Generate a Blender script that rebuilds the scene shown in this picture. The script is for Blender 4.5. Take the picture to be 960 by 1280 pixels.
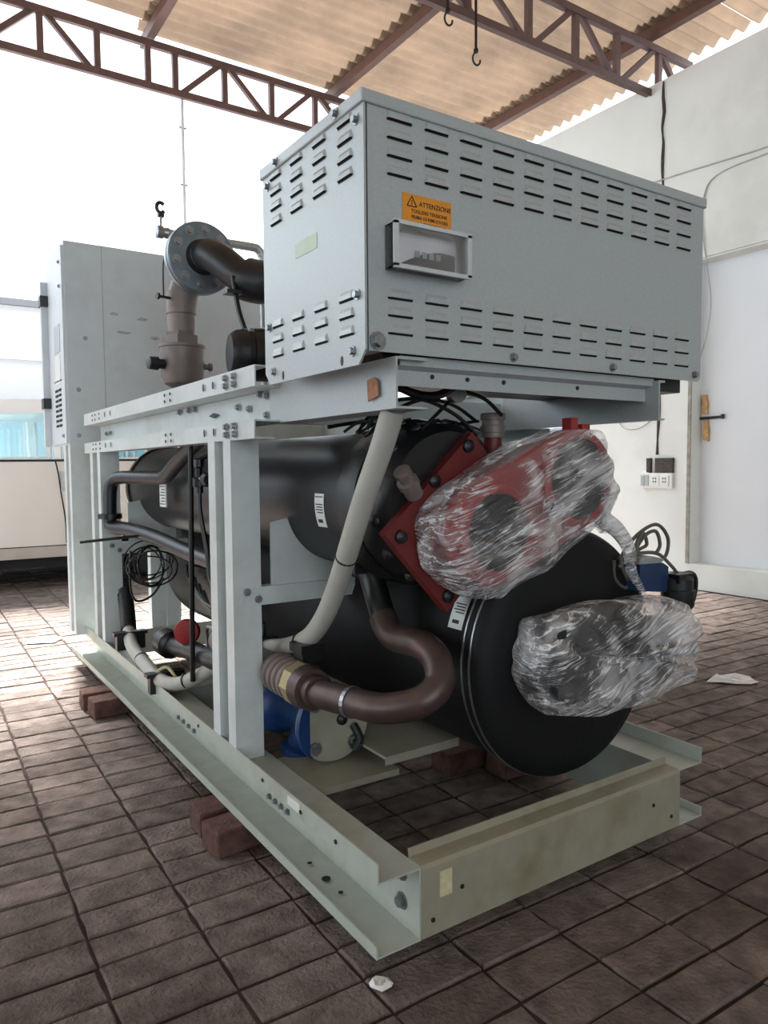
import bpy, math, random
from mathutils import Vector, Matrix
random.seed(7)
PI = math.pi
scn = bpy.context.scene
col = scn.collection
for o in list(bpy.data.objects): bpy.data.objects.remove(o)

# ------------------------------------------------------------------ camera, sky, exposure
CAM = Vector((-0.886, -1.224, 1.0)); FPX = 921.344
YAW, PITCH, ROLL = 0.58397, 0.06119, 0.00767
cd = bpy.data.cameras.new('camera'); cam = bpy.data.objects.new('camera', cd); col.objects.link(cam)
cd.sensor_fit = 'VERTICAL'; cd.sensor_height = 36.0; cd.lens = FPX / 1280 * 36.0
cd.clip_start = 0.02; cd.clip_end = 200
_f = Vector((math.sin(YAW)*math.cos(PITCH), math.cos(YAW)*math.cos(PITCH), -math.sin(PITCH)))
_r = Vector((math.cos(YAW), -math.sin(YAW), 0)); _d = _f.cross(_r)
_r2 = _r*math.cos(ROLL) + _d*math.sin(ROLL); _d2 = _d*math.cos(ROLL) - _r*math.sin(ROLL)
cam.matrix_world = Matrix.Translation(CAM) @ Matrix((_r2, -_d2, -_f)).transposed().to_4x4()
scn.camera = cam

world = bpy.data.worlds.new('overcast_sky'); scn.world = world; world.use_nodes = True
wn = world.node_tree.nodes; bg = wn['Background']
bg.inputs[0].default_value = (0.81, 0.92, 1.0, 1); bg.inputs[1].default_value = 1.0

vs = scn.view_settings
vs.view_transform = 'Standard'; vs.look = 'None'; vs.gamma = 1.0; vs.use_curve_mapping = False
vs.exposure = 1.85
sd = bpy.data.lights.new('hazy_sun', 'SUN'); sd.energy = 8.5; sd.angle = math.radians(17); sd.color = (1.0, 0.98, 0.96)
sun = bpy.data.objects.new('hazy_sun', sd); col.objects.link(sun)
sun.rotation_euler = Vector((-0.10, -0.95, -1.32)).to_track_quat('-Z', 'Y').to_euler()

FZ = -0.08          # floor level: the chiller base stands on bricks, its underside is z = 0

# ------------------------------------------------------------------ materials
def lin(c):
    return tuple(((v/255)/12.92 if v/255 <= 0.04045 else ((v/255+0.055)/1.055)**2.4) for v in c) + (1,)
MATS = {}
def mat(name, rgb, rough=0.5, metal=0.0, var=0.12, scale=6.0, bump=0.0, bscale=60.0, spec=0.5, stain=None, stain_scale=2.5, stain_amt=0.0, island=0.0, detail=6):
    m = bpy.data.materials.new(name); m.use_nodes = True
    nt = m.node_tree; N = nt.nodes; L = nt.links
    b = N['Principled BSDF']; b.inputs['Roughness'].default_value = rough; b.inputs['Metallic'].default_value = metal
    b.inputs['Specular IOR Level'].default_value = spec
    geo = N.new('ShaderNodeNewGeometry')
    nz = N.new('ShaderNodeTexNoise'); nz.inputs['Scale'].default_value = scale; nz.inputs['Detail'].default_value = detail
    L.new(geo.outputs['Position'], nz.inputs['Vector'])
    c = lin(rgb); ra = N.new('ShaderNodeValToRGB')
    ra.color_ramp.elements[0].position = 0.28; ra.color_ramp.elements[1].position = 0.72
    ra.color_ramp.elements[0].color = tuple(v*(1-var) for v in c[:3]) + (1,)
    ra.color_ramp.elements[1].color = tuple(min(1, v*(1+var)) for v in c[:3]) + (1,)
    L.new(nz.outputs['Fac'], ra.inputs['Fac']); out = ra.outputs['Color']
    if island > 0:
        oi = N.new('ShaderNodeObjectInfo'); ad = N.new('ShaderNodeMath'); ad.operation = 'ADD'
        L.new(oi.outputs['Random'], ad.inputs[0]); L.new(geo.outputs['Random Per Island'], ad.inputs[1])
        fr = N.new('ShaderNodeMath'); fr.operation = 'FRACT'; L.new(ad.outputs[0], fr.inputs[0])
        mr = N.new('ShaderNodeMapRange'); mr.inputs['To Min'].default_value = 1-island; mr.inputs['To Max'].default_value = 1+island
        L.new(fr.outputs[0], mr.inputs['Value'])
        hs = N.new('ShaderNodeHueSaturation'); L.new(out, hs.inputs['Color']); L.new(mr.outputs[0], hs.inputs['Value']); out = hs.outputs['Color']
    if stain is not None:
        n2 = N.new('ShaderNodeTexNoise'); n2.inputs['Scale'].default_value = stain_scale; n2.inputs['Detail'].default_value = 8; n2.inputs['Roughness'].default_value = 0.62
        L.new(geo.outputs['Position'], n2.inputs['Vector'])
        r2 = N.new('ShaderNodeValToRGB'); r2.color_ramp.elements[0].position = 0.52; r2.color_ramp.elements[1].position = 0.74
        r2.color_ramp.elements[0].color = (0, 0, 0, 1); r2.color_ramp.elements[1].color = (stain_amt,)*3 + (1,)
        L.new(n2.outputs['Fac'], r2.inputs['Fac'])
        mx = N.new('ShaderNodeMix'); mx.data_type = 'RGBA'
        L.new(r2.outputs['Color'], mx.inputs['Factor']); L.new(out, mx.inputs['A']); mx.inputs['B'].default_value = lin(stain); out = mx.outputs['Result']
    L.new(out, b.inputs['Base Color'])
    if bump > 0:
        nb = N.new('ShaderNodeTexNoise'); nb.inputs['Scale'].default_value = bscale; nb.inputs['Detail'].default_value = 6
        L.new(geo.outputs['Position'], nb.inputs['Vector'])
        bp = N.new('ShaderNodeBump'); bp.inputs['Strength'].default_value = bump; bp.inputs['Distance'].default_value = 0.01
        L.new(nb.outputs['Fac'], bp.inputs['Height']); L.new(bp.outputs['Normal'], b.inputs['Normal'])
    MATS[name] = m
    return m
mat('paint', (204, 211, 210), 0.42, 0, 0.05, 25, 0.03, 300, stain=(150, 146, 128), stain_amt=0.35)
mat('box_paint', (178, 184, 185), 0.38, 0.12, 0.06, 160, 0.02, 300)
mat('cabinet_paint', (202, 210, 214), 0.45, 0, 0.04, 12, stain=(140, 145, 146), stain_amt=0.3)
mat('base_paint', (176, 182, 172), 0.45, 0, 0.06, 18, 0.03, 200, stain=(146, 136, 104), stain_amt=0.55, stain_scale=4)
mat('dirt_shade_paint', (150, 146, 128), 0.5, 0, 0.08, 18, 0.03, 200, stain=(112, 98, 68), stain_amt=0.6, stain_scale=5)  # dirt-stained base paint; its darker tone stands in for shade on plates
mat('slot_dark', (8, 9, 10), 0.8)
mat('steel', (150, 152, 155), 0.35, 0.9, 0.15, 80)
mat('dark_steel', (52, 54, 56), 0.45, 0.6, 0.2, 60)
mat('rubber_black', (19, 20, 23), 0.42, 0, 0.25, 9, 0.15, 35)
mat('rubber_matte', (14, 15, 17), 0.65, 0, 0.25, 7, 0.2, 20, spec=0.3)
mat('vessel_black', (30, 31, 35), 0.40, 0, 0.25, 6, 0.12, 12, stain=(60, 54, 52), stain_amt=0.5)
mat('plastic_black', (16, 17, 18), 0.35)
mat('red_paint', (150, 36, 38), 0.42, 0, 0.15, 14, 0.05, 60)
mat('red_dark', (104, 30, 30), 0.5, 0, 0.18, 14, 0.05, 60)
mat('copper', (80, 66, 62), 0.42, 0.5, 0.28, 14, 0.05, 60, stain=(98, 64, 54), stain_amt=0.6, stain_scale=8)
mat('bronze', (122, 111, 107), 0.5, 0.25, 0.12, 14, 0.06, 60)
mat('brass', (176, 158, 118), 0.35, 0.6, 0.15, 40)
mat('conduit_grey', (176, 174, 166), 0.5, 0, 0.05, 20)
mat('flange_grey', (120, 130, 138), 0.38, 0.55, 0.15, 30, 0.04, 80)
mat('galv', (176, 180, 182), 0.4, 0.6, 0.12, 60)
mat('blue_paint', (22, 58, 108), 0.45, 0, 0.15, 20)
mat('navy', (26, 52, 92), 0.5, 0, 0.15, 20)
mat('label_white', (222, 224, 220), 0.5, 0, 0.02, 30)
mat('label_print', (40, 42, 44), 0.6)
mat('sticker_orange', (226, 148, 38), 0.45, 0, 0.05, 30)
mat('sticker_ink', (70, 34, 10), 0.6)
mat('sticker_green', (196, 212, 188), 0.5)
mat('rust_tape', (164, 112, 82), 0.7, 0, 0.25, 60)
mat('scuff', (164, 171, 175), 0.6, 0, 0.2, 60)
mat('cable_olive', (96, 94, 86), 0.55)
mat('tape_beige', (206, 196, 160), 0.6, 0, 0.15, 60)
mat('brick_red', (94, 63, 55), 0.95, 0, 0.4, 30, 0.9, 90, stain=(110, 92, 84), stain_amt=0.6, stain_scale=9)
mat('floor_brick', (120, 109, 103), 1.0, 0, 0.36, 16, 1.0, 85, stain=(72, 64, 61), stain_amt=0.85, stain_scale=1.6, island=0.16, spec=0.04)
mat('mortar', (66, 57, 53), 1.0, 0, 0.35, 14, 0.6, 50, spec=0.04)
mat('wall_white', (226, 228, 224), 0.85, 0, 0.03, 3, 0.08, 20, stain=(196, 196, 188), stain_amt=0.5, stain_scale=1.1, spec=0.2)
mat('wall_far', (206, 206, 210), 0.9, 0, 0.02, 1, spec=0.1)
mat('wall_grey', (130, 130, 134), 0.9, 0, 0.06, 3, spec=0.1)
mat('wire_grey', (176, 174, 168), 0.8)
mat('grime', (150, 146, 136), 0.9, 0, 0.3, 20)
mat('crack_dark', (72, 68, 64), 0.95, 0, 0.4, 40)
mat('door_white', (226, 230, 234), 0.55, 0, 0.02, 3)
mat('wood_patch', (196, 160, 112), 0.7, 0, 0.3, 30)
mat('truss_brown', (104, 80, 76), 0.55, 0.1, 0.15, 12)
mat('purlin_brown', (100, 70, 60), 0.6, 0, 0.15, 12)
mat('rope_white', (226, 228, 230), 0.6)
mat('hook_iron', (44, 38, 34), 0.6, 0.4)
mat('paper', (232, 230, 226), 0.8, 0, 0.06, 30)
mat('paper_red', (176, 96, 92), 0.8)
mat('car_silver', (214, 210, 204), 0.35, 0.1, 0.02, 4)
mat('car_white', (236, 238, 238), 0.35, 0.0, 0.02, 4)
mat('car_sill', (176, 168, 160), 0.4)
mat('tyre', (26, 26, 28), 0.8)
mat('backing_white', (228, 226, 228), 0.6)
mat('window_frame_clear', (205, 208, 210), 0.2, 0, 0.05, 40)

def glass(name, tint, fac, rough=0.03):
    m = bpy.data.materials.new(name); m.use_nodes = True
    nt = m.node_tree; N = nt.nodes; L = nt.links
    for n in list(N): N.remove(n)
    out = N.new('ShaderNodeOutputMaterial'); tr = N.new('ShaderNodeBsdfTransparent'); gl = N.new('ShaderNodeBsdfGlossy'); mx = N.new('ShaderNodeMixShader')
    fr = N.new('ShaderNodeFresnel'); fr.inputs[0].default_value = 1.5
    ad = N.new('ShaderNodeMath'); ad.operation = 'ADD'; ad.inputs[1].default_value = fac; L.new(fr.outputs[0], ad.inputs[0])
    tr.inputs[0].default_value = tint + (1,); gl.inputs['Roughness'].default_value = rough
    L.new(ad.outputs[0], mx.inputs[0]); L.new(tr.outputs[0], mx.inputs[1]); L.new(gl.outputs[0], mx.inputs[2]); L.new(mx.outputs[0], out.inputs[0])
    MATS[name] = m
glass('clear_plastic', (0.97, 0.97, 0.98), 0.03, 0.08)
glass('car_glass', (0.78, 0.94, 0.97), 0.05, 0.02)

def roof_material():
    m = bpy.data.materials.new('roof_sheet'); m.use_nodes = True
    nt = m.node_tree; N = nt.nodes; L = nt.links
    for n in list(N): N.remove(n)
    out = N.new('ShaderNodeOutputMaterial'); df = N.new('ShaderNodeBsdfDiffuse'); tl = N.new('ShaderNodeBsdfTranslucent'); mx = N.new('ShaderNodeMixShader')
    geo = N.new('ShaderNodeNewGeometry'); nz = N.new('ShaderNodeTexNoise'); nz.inputs['Scale'].default_value = 1.4; nz.inputs['Detail'].default_value = 8; nz.inputs['Roughness'].default_value = 0.65
    L.new(geo.outputs['Position'], nz.inputs['Vector'])
    ra = N.new('ShaderNodeValToRGB'); ra.color_ramp.elements[0].position = 0.3; ra.color_ramp.elements[1].position = 0.7
    ra.color_ramp.elements[0].color = lin((126, 110, 97)); ra.color_ramp.elements[1].color = lin((168, 146, 124))
    L.new(nz.outputs['Fac'], ra.inputs[0]); L.new(ra.outputs[0], df.inputs[0]); L.new(ra.outputs[0], tl.inputs[0])
    mx.inputs[0].default_value = 0.11
    L.new(df.outputs[0], mx.inputs[1]); L.new(tl.outputs[0], mx.inputs[2]); L.new(mx.outputs[0], out.inputs[0])
    MATS['roof_sheet'] = m
roof_material()

def film_material():
    m = bpy.data.materials.new('plastic_film'); m.use_nodes = True
    nt = m.node_tree; N = nt.nodes; L = nt.links
    for n in list(N): N.remove(n)
    def math_(op, a, b=None, clamp=False):
        n = N.new('ShaderNodeMath'); n.operation = op; n.use_clamp = clamp
        for k, q in enumerate((a, b)):
            if q is None: continue
            if isinstance(q, (int, float)): n.inputs[k].default_value = q
            else: L.new(q, n.inputs[k])
        return n.outputs[0]
    out = N.new('ShaderNodeOutputMaterial'); tr = N.new('ShaderNodeBsdfTransparent'); mx = N.new('ShaderNodeMixShader')
    pb = N.new('ShaderNodeBsdfPrincipled'); pb.inputs['Base Color'].default_value = (0.93, 0.93, 0.95, 1); pb.inputs['Roughness'].default_value = 0.16; pb.inputs['Specular IOR Level'].default_value = 1.0
    tr.inputs[0].default_value = (0.95, 0.95, 0.96, 1)
    tc = N.new('ShaderNodeTexCoord'); mp = N.new('ShaderNodeMapping')
    mp.vector_type = 'TEXTURE'; mp.inputs['Rotation'].default_value = (0, math.radians(-22), 0); mp.inputs['Scale'].default_value = (1/4.0, 1/14.0, 1/80.0)
    L.new(tc.outputs['Object'], mp.inputs['Vector'])
    n1 = N.new('ShaderNodeTexNoise'); n1.inputs['Scale'].default_value = 1.0; n1.inputs['Detail'].default_value = 3; n1.inputs['Roughness'].default_value = 0.5; n1.inputs['Distortion'].default_value = 0.18
    L.new(mp.outputs[0], n1.inputs['Vector'])
    n2 = N.new('ShaderNodeTexNoise'); n2.inputs['Scale'].default_value = 7.5; n2.inputs['Detail'].default_value = 5; n2.inputs['Distortion'].default_value = 0.8
    L.new(tc.outputs['Object'], n2.inputs['Vector'])
    ridge = math_('ABSOLUTE', math_('SUBTRACT', n1.outputs['Fac'], 0.5))  # streaks of extra opacity, painted in as highlights along taut wrinkles
    r1 = N.new('ShaderNodeMapRange'); r1.inputs['From Min'].default_value = 0.0; r1.inputs['From Max'].default_value = 0.035; r1.inputs['To Min'].default_value = 0.9; r1.inputs['To Max'].default_value = 0.0
    L.new(ridge, r1.inputs['Value'])
    r2 = N.new('ShaderNodeMapRange'); r2.inputs['From Min'].default_value = 0.42; r2.inputs['From Max'].default_value = 0.66; r2.inputs['To Min'].default_value = 0.08; r2.inputs['To Max'].default_value = 0.62
    L.new(n2.outputs['Fac'], r2.inputs['Value'])
    gate = N.new('ShaderNodeMapRange'); gate.inputs['From Min'].default_value = 0.36; gate.inputs['From Max'].default_value = 0.52; L.new(n2.outputs['Fac'], gate.inputs['Value'])
    lw = N.new('ShaderNodeLayerWeight'); lw.inputs['Blend'].default_value = 0.35
    edge = math_('MULTIPLY', math_('POWER', lw.outputs['Facing'], 2.0), 0.35)
    fac = math_('ADD', math_('ADD', r2.outputs[0], math_('MULTIPLY', r1.outputs[0], gate.outputs[0])), edge, True)
    bp = N.new('ShaderNodeBump'); bp.inputs['Strength'].default_value = 1.0; bp.inputs['Distance'].default_value = 0.03
    hsum = math_('ADD', n1.outputs['Fac'], n2.outputs['Fac'])
    L.new(hsum, bp.inputs['Height']); L.new(bp.outputs[0], pb.inputs['Normal'])
    L.new(fac, mx.inputs[0]); L.new(tr.outputs[0], mx.inputs[1]); L.new(pb.outputs[0], mx.inputs[2]); L.new(mx.outputs[0], out.inputs[0])
    MATS['plastic_film'] = m
film_material()

# ------------------------------------------------------------------ mesh helpers
class MB:
    def __init__(s): s.v = []; s.f = []; s.m = []; s.mats = []
    def mi(s, m):
        if m is None: return 0
        if m not in s.mats: s.mats.append(m)
        return s.mats.index(m)
    def add(s, vs, fs, m=None):
        k = len(s.v); s.v += [tuple(v) for v in vs]; i = s.mi(m)
        for f in fs: s.f.append(tuple(k+a for a in f)); s.m.append(i)
        return s
    def box(s, x0, x1, y0, y1, z0, z1, m=None):
        v = [(x, y, z) for z in (z0, z1) for y in (y0, y1) for x in (x0, x1)]
        return s.add(v, [(0, 2, 3, 1), (4, 5, 7, 6), (0, 1, 5, 4), (2, 6, 7, 3), (0, 4, 6, 2), (1, 3, 7, 5)], m)
    def bar(s, p, q, w, h, m=None, up=(0, 0, 1)):
        p = Vector(p); q = Vector(q); d = (q-p).normalized(); u = Vector(up)
        if abs(d.dot(u)) > 0.95: u = Vector((0, 1, 0))
        a = d.cross(u).normalized(); b = a.cross(d)
        v = [c + a*sx*w/2 + b*sy*h/2 for c in (p, q) for sx, sy in ((-1, -1), (1, -1), (1, 1), (-1, 1))]
        return s.add(v, [(3, 2, 1, 0), (4, 5, 6, 7), (0, 1, 5, 4), (1, 2, 6, 5), (2, 3, 7, 6), (3, 0, 4, 7)], m)
    def prism(s, poly, fn, a0, a1, m=None):
        n = len(poly); v = [fn(p, a0) for p in poly] + [fn(p, a1) for p in poly]
        return s.add(v, [tuple(range(n))[::-1], tuple(range(n, 2*n))] + [(i, (i+1) % n, n+(i+1) % n, n+i) for i in range(n)], m)
    def sheet(s, line, t, fn, a0, a1, m=None):
        """bent sheet metal: polyline with thickness, extruded"""
        n = len(line); P = [Vector(p) for p in line]; off = []
        for i in range(n):
            ds = []
            if i > 0: ds.append((P[i]-P[i-1]).normalized())
            if i < n-1: ds.append((P[i+1]-P[i]).normalized())
            ns = [Vector((-d.y, d.x)) for d in ds]; a = sum(ns, Vector((0, 0)))
            a = a.normalized(); k = 1/max(0.3, a.dot(ns[0])); off.append(P[i] + a*t*k)
        for i in range(n-1):
            q = [P[i], P[i+1], off[i+1], off[i]]
            s.prism(q, fn, a0, a1, m)
        return s
    def tube(s, pts, r, m=None, seg=14, sub=6, cap=True, smooth_path=True):
        P = [Vector(p) for p in pts]
        if smooth_path and len(P) > 2:
            Q = []
            for i in range(len(P)-1):
                p0 = P[max(i-1, 0)]; p1 = P[i]; p2 = P[i+1]; p3 = P[min(i+2, len(P)-1)]
                for k in range(sub):
                    t = k/sub
                    Q.append(0.5*((2*p1) + (p2-p0)*t + (2*p0-5*p1+4*p2-p3)*t*t + (3*p1-p0-3*p2+p3)*t*t*t))
            Q.append(P[-1]); P = Q
        n = len(P); T = [(P[min(i+1, n-1)]-P[max(i-1, 0)]).normalized() for i in range(n)]
        u = Vector((0, 0, 1)) if abs(T[0].z) < 0.9 else Vector((1, 0, 0))
        u = (u - T[0]*u.dot(T[0])).normalized(); v = []
        for i in range(n):
            u = (u - T[i]*u.dot(T[i])).normalized(); w = T[i].cross(u)
            rr = r(i/(n-1)) if callable(r) else r
            v += [P[i] + (u*math.cos(2*PI*k/seg) + w*math.sin(2*PI*k/seg))*rr for k in range(seg)]
        f = [(i*seg+k, i*seg+(k+1) % seg, (i+1)*seg+(k+1) % seg, (i+1)*seg+k) for i in range(n-1) for k in range(seg)]
        if cap: f += [tuple(range(seg))[::-1], tuple((n-1)*seg+k for k in range(seg))]
        return s.add(v, f, m)
    def lathe(s, prof, o, ax=(0, 1, 0), m=None, seg=32):
        """prof: (distance along axis, radius)"""
        o = Vector(o); a = Vector(ax).normalized(); u = Vector((0, 0, 1)) if abs(a.z) < 0.9 else Vector((1, 0, 0))
        u = (u - a*u.dot(a)).normalized(); w = a.cross(u); v = []
        for d, r in prof:
            v += [o + a*d + (u*math.cos(2*PI*k/seg) + w*math.sin(2*PI*k/seg))*max(r, 1e-4) for k in range(seg)]
        n = len(prof)
        f = [(i*seg+k, i*seg+(k+1) % seg, (i+1)*seg+(k+1) % seg, (i+1)*seg+k) for i in range(n-1) for k in range(seg)]
        f += [tuple(range(seg))[::-1], tuple((n-1)*seg+k for k in range(seg))]
        return s.add(v, f, m)
    def mesh(s, name, m, smooth=0, off=(0, 0, 0)):
        me = bpy.data.meshes.new(name); o = Vector(off)
        me.from_pydata([tuple(Vector(v)-o) for v in s.v], [], s.f)
        for q in (s.mats or [m]): me.materials.append(MATS[q])
        me.polygons.foreach_set('material_index', s.m)
        import bmesh
        b = bmesh.new(); b.from_mesh(me); bmesh.ops.recalc_face_normals(b, faces=b.faces); b.to_mesh(me); b.free()
        if smooth:
            me.polygons.foreach_set('use_smooth', [True]*len(me.polygons))
            try: me.set_sharp_from_angle(angle=math.radians(smooth))
            except Exception: pass
        me.update(); return me
ROOT = {}
def rootloc(o):
    while o.parent: o = o.parent
    return Vector(ROOT.get(o.name, (0, 0, 0)))
def build(mb, name, m, parent=None, smooth=0, loc=None, label=None):
    if parent is not None: off = rootloc(parent)
    elif loc is not None: off = Vector(loc)
    else: off = Vector((0, 0, 0))
    o = bpy.data.objects.new(name, mb.mesh(name, m, smooth, off)); col.objects.link(o)
    if parent is not None: o.parent = parent
    else: o.location = off; ROOT[o.name] = tuple(off)
    if label: o['label'] = label
    return o
def put(me, name, loc, parent, rot=(0, 0, 0), scale=None):
    """another object sharing mesh data"""
    o = bpy.data.objects.new(name, me); col.objects.link(o)
    o.parent = parent; o.location = Vector(loc) - rootloc(parent); o.rotation_euler = rot
    if scale: o.scale = scale
    return o
def tag(o, label, cat, group=None):
    o['label'] = label; o['category'] = cat
    if group: o['group'] = group
    return o
def struct(o): o['kind'] = 'structure'; return o
def thing(name, label, cat, loc, group=None):
    o = bpy.data.objects.new(name, None); col.objects.link(o); o.location = loc; o.empty_display_size = 0.1
    ROOT[o.name] = tuple(loc); return tag(o, label, cat, group)
XZ = lambda p, a: (p[0], a, p[1])      # profile in xz, extruded along y
YZ = lambda p, a: (a, p[0], p[1])      # profile in yz, extruded along x
XY = lambda p, a: (p[0], p[1], a)
def bolt_mesh(r, h):
    b = MB(); b.lathe([(0, r*1.5), (h*0.25, r*1.5)], (0, 0, 0), (0, -1, 0), 'steel', 10)
    b.lathe([(h*0.25, r), (h, r), (h, r*0.5)], (0, 0, 0), (0, -1, 0), 'steel', 6)
    return b.mesh('bolt', 'steel')
BOLT = bolt_mesh(0.0075, 0.010); BOLT_L = bolt_mesh(0.013, 0.014)
DOT = MB().lathe([(0, 0.0055), (0.0025, 0.005)], (0, 0, 0), (0, -1, 0), 'dark_steel', 8).mesh('rivet', 'dark_steel')
LEFT = (0, 0, -PI/2)                    # local -y outward becomes world -x

# ================================================================== SETTING
# ---- floor: mortar bed with real bricks in stack bond
floor = struct(build(MB().box(-14, 16, -9, 16, FZ-0.3, FZ-0.008), 'floor', 'mortar'))
BX, BY = 0.2325, 0.1155
ang = math.radians(-0.9); ca, sa = math.cos(ang), math.sin(ang)
def brick_variants():
    out = []
    for k in range(6):
        rnd = random.Random(100+k); b = MB(); hx, hy = 0.1125, 0.0535
        n = 16; base = []; top = []
        pts = [(-hx, -hy), (-hx*0.35, -hy), (hx*0.3, -hy), (hx, -hy), (hx, 0), (hx, hy), (hx*0.35, hy), (-hx*0.3, hy), (-hx, hy), (-hx, 0)]
        n = len(pts)
        for (x, y) in pts:
            j = lambda a: rnd.uniform(-a, a)
            x1, y1 = x+j(0.0025), y+j(0.0025)
            base.append((x1, y1, -0.02)); top.append((x1*0.965, y1*0.93, rnd.uniform(-0.003, 0.0)))
        mid = [(v[0], v[1], -0.0055+rnd.uniform(-0.0015, 0.0015)) for v in base]
        v = base + mid + top
        f = [(i, (i+1) % n, n+(i+1) % n, n+i) for i in range(n)] + [(n+i, n+(i+1) % n, 2*n+(i+1) % n, 2*n+i) for i in range(n)] + [tuple(range(2*n, 3*n))]
        out.append((v, f))
    return out
VAR = brick_variants()
VARM = []
for v, f in VAR:
    b = MB(); b.add(v, f, 'floor_brick'); VARM.append(b.mesh('floor_brick', 'floor_brick'))
def in_view(p):
    d = Vector(p)-CAM; z = d.dot(_f)
    if z < 0.1: return None
    x = 480+FPX*d.dot(_r2)/z; y = 640+FPX*d.dot(_d2)/z
    return z if (-60 < x < 1020 and 480 < y < 1340) else None
cand = []
for i in range(-30, 36):
    for j in range(-40, 90):
        lx, ly = i*BX, j*BY
        wx = -0.325+BX/2 + lx*ca - ly*sa; wy = 0.749-BY/2 + lx*sa + ly*ca
        if wx > 4.72 or wy > 8.8 or wy < -3.4 or wx < -5: continue
        hidden = 0.1 < wx < 0.85 and 0.9 < wy < 2.6
        z = in_view((wx, wy, FZ))
        cand.append((z if (z and not hidden) else 999+random.random(), wx, wy))
cand.sort()
rest = MB()
for k, (z, wx, wy) in enumerate(cand):
    vi = random.randrange(len(VAR)); rz = ang + random.uniform(-0.012, 0.012) + (PI if random.random() < 0.5 else 0)
    dz = random.uniform(-0.003, 0.002)
    if k < 300 and z < 900:
        put(VARM[vi], 'brick', (wx, wy, FZ+dz), floor, (random.uniform(-0.006, 0.006), random.uniform(-0.004, 0.004), rz))
    else:
        c, s_ = math.cos(rz), math.sin(rz)
        rest.add([(wx+v[0]*c-v[1]*s_, wy+v[0]*s_+v[1]*c, FZ+dz+v[2]) for v in VAR[vi][0]], VAR[vi][1], 'floor_brick')
o = build(rest, 'brick_paving', 'floor_brick', floor); o['kind'] = 'stuff'

# ---- right wall with a recessed door and an open doorway further back
WX, WT = 4.85, 4.36
w = MB()
w.box(WX, WX+0.28, -9.0, 1.60, FZ, WT); w.box(WX, WX+0.28, 1.60, 2.64, 2.72, WT); w.box(WX, WX+0.28, 1.60, 2.64, FZ, 0.14)
w.box(WX, WX+0.28, 2.64, 3.80, FZ, WT); w.box(WX, WX+0.28, 3.80, 4.75, 2.3, WT); w.box(WX, WX+0.28, 4.75, 8.9, FZ, WT)
wall_right = struct(build(w, 'wall_right', 'wall_white'))
build(MB().box(WX+0.145, WX+0.175, 1.60, 2.64, 0.14, 2.72), 'door_1', 'door_white'); door = bpy.data.objects['door_1']; struct(door)
ROOT['door_1'] = (0, 0, 0)
lt = MB(); lt.tube([(4.975, 2.66, 1.40), (4.972, 2.55, 1.40), (4.972, 2.43, 1.402)], 0.012, 'dark_steel', 8); lt.box(4.962, 4.99, 2.425, 2.44, 1.385, 1.425, 'dark_steel')
build(lt, 'latch', 'dark_steel', door)
for z0, z1, y0 in ((1.43, 1.60, 2.575), (1.20, 1.385, 2.56)):
    b = MB(); b.prism([(y0, z0), (y0+0.045, z0+0.01), (y0+0.05, z1), (y0+0.012, z1), (y0-0.005, (z0+z1)/2)], YZ, 4.966, 4.995, 'wood_patch'); build(b, 'latch_plate', 'wood_patch', door)
build(MB().box(WX-0.012, WX, 2.64, 2.67, 0.14, 2.72), 'trim_1', 'grime'); struct(bpy.data.objects['trim_1'])
build(MB().box(WX-0.02, WX+0.01, -5, 2.72, 2.735, 2.80), 'trim_2', 'wall_white'); struct(bpy.data.objects['trim_2'])
struct(build(MB().box(0.6, WX+0.28, -9.3, -9.0, FZ, 4.7), 'wall_front_blocker', 'wall_white'))  # added unseen wall behind the camera, dims the box front
struct(build(MB().box(-6.2, -6.0, -9.6, -0.5, FZ, 4.7), 'wall_left_blocker', 'wall_white'))  # added out of view to cut daylight from the left
# far white wall across the yard
w = MB().box(-14, 14, 9.0, 9.2, FZ, 3.02)
wall_back = struct(build(w, 'wall_back', 'wall_far'))
build(MB().box(-14, 14, 8.93, 9.0, 3.02, 3.10), 'trim_3', 'wall_grey'); struct(bpy.data.objects['trim_3'])
build(MB().box(-14, 14, 8.96, 9.0, 2.36, 2.40), 'trim_4', 'wall_far'); struct(bpy.data.objects['trim_4'])

# ---- wall details
pts = []; rnd = random.Random(3)
b = MB(); zz = 4.34
path = []
while zz > 1.05: path.append((WX-0.004+rnd.uniform(-0.003, 0.001), 2.965+rnd.uniform(-0.012, 0.012), zz)); zz -= 0.13
b.tube(path, lambda t: 0.006+0.009*abs(math.sin(t*23)), 'crack_dark', 6, 2); tag(build(b, 'wall_cable', 'crack_dark'), 'dark cable in a ragged chased groove running down the white wall', 'cable')
b = MB()
b.tube([(WX-0.008, -2.0, 3.36), (WX-0.008, 1.0, 3.43), (WX-0.008, 2.0, 3.45), (WX-0.008, 2.4, 3.47), (WX-0.008, 2.9, 3.50), (WX-0.008, 3.6, 3.52)], 0.007, 'wire_grey', 6, 4)
tag(build(b, 'wall_wire', 'wire_grey'), 'upper thin grey wire strung along the white wall above the door', 'wire')
b = MB()
b.tube([(WX-0.008, -2.0, 3.32), (WX-0.008, 1.0, 3.385), (WX-0.008, 2.0, 3.40), (WX-0.008, 2.45, 3.37), (WX-0.01, 2.56, 3.2), (WX-0.01, 2.56, 2.95), (WX-0.03, 2.50, 2.65), (WX-0.03, 2.46, 2.35), (WX-0.03, 2.50, 2.05), (WX-0.02, 2.62, 1.75)], 0.006, 'wire_grey', 6, 5)
tag(build(b, 'wall_wire', 'wire_grey'), 'thin grey wire that leaves the wall run and hangs down across the door edge', 'wire')
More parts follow.
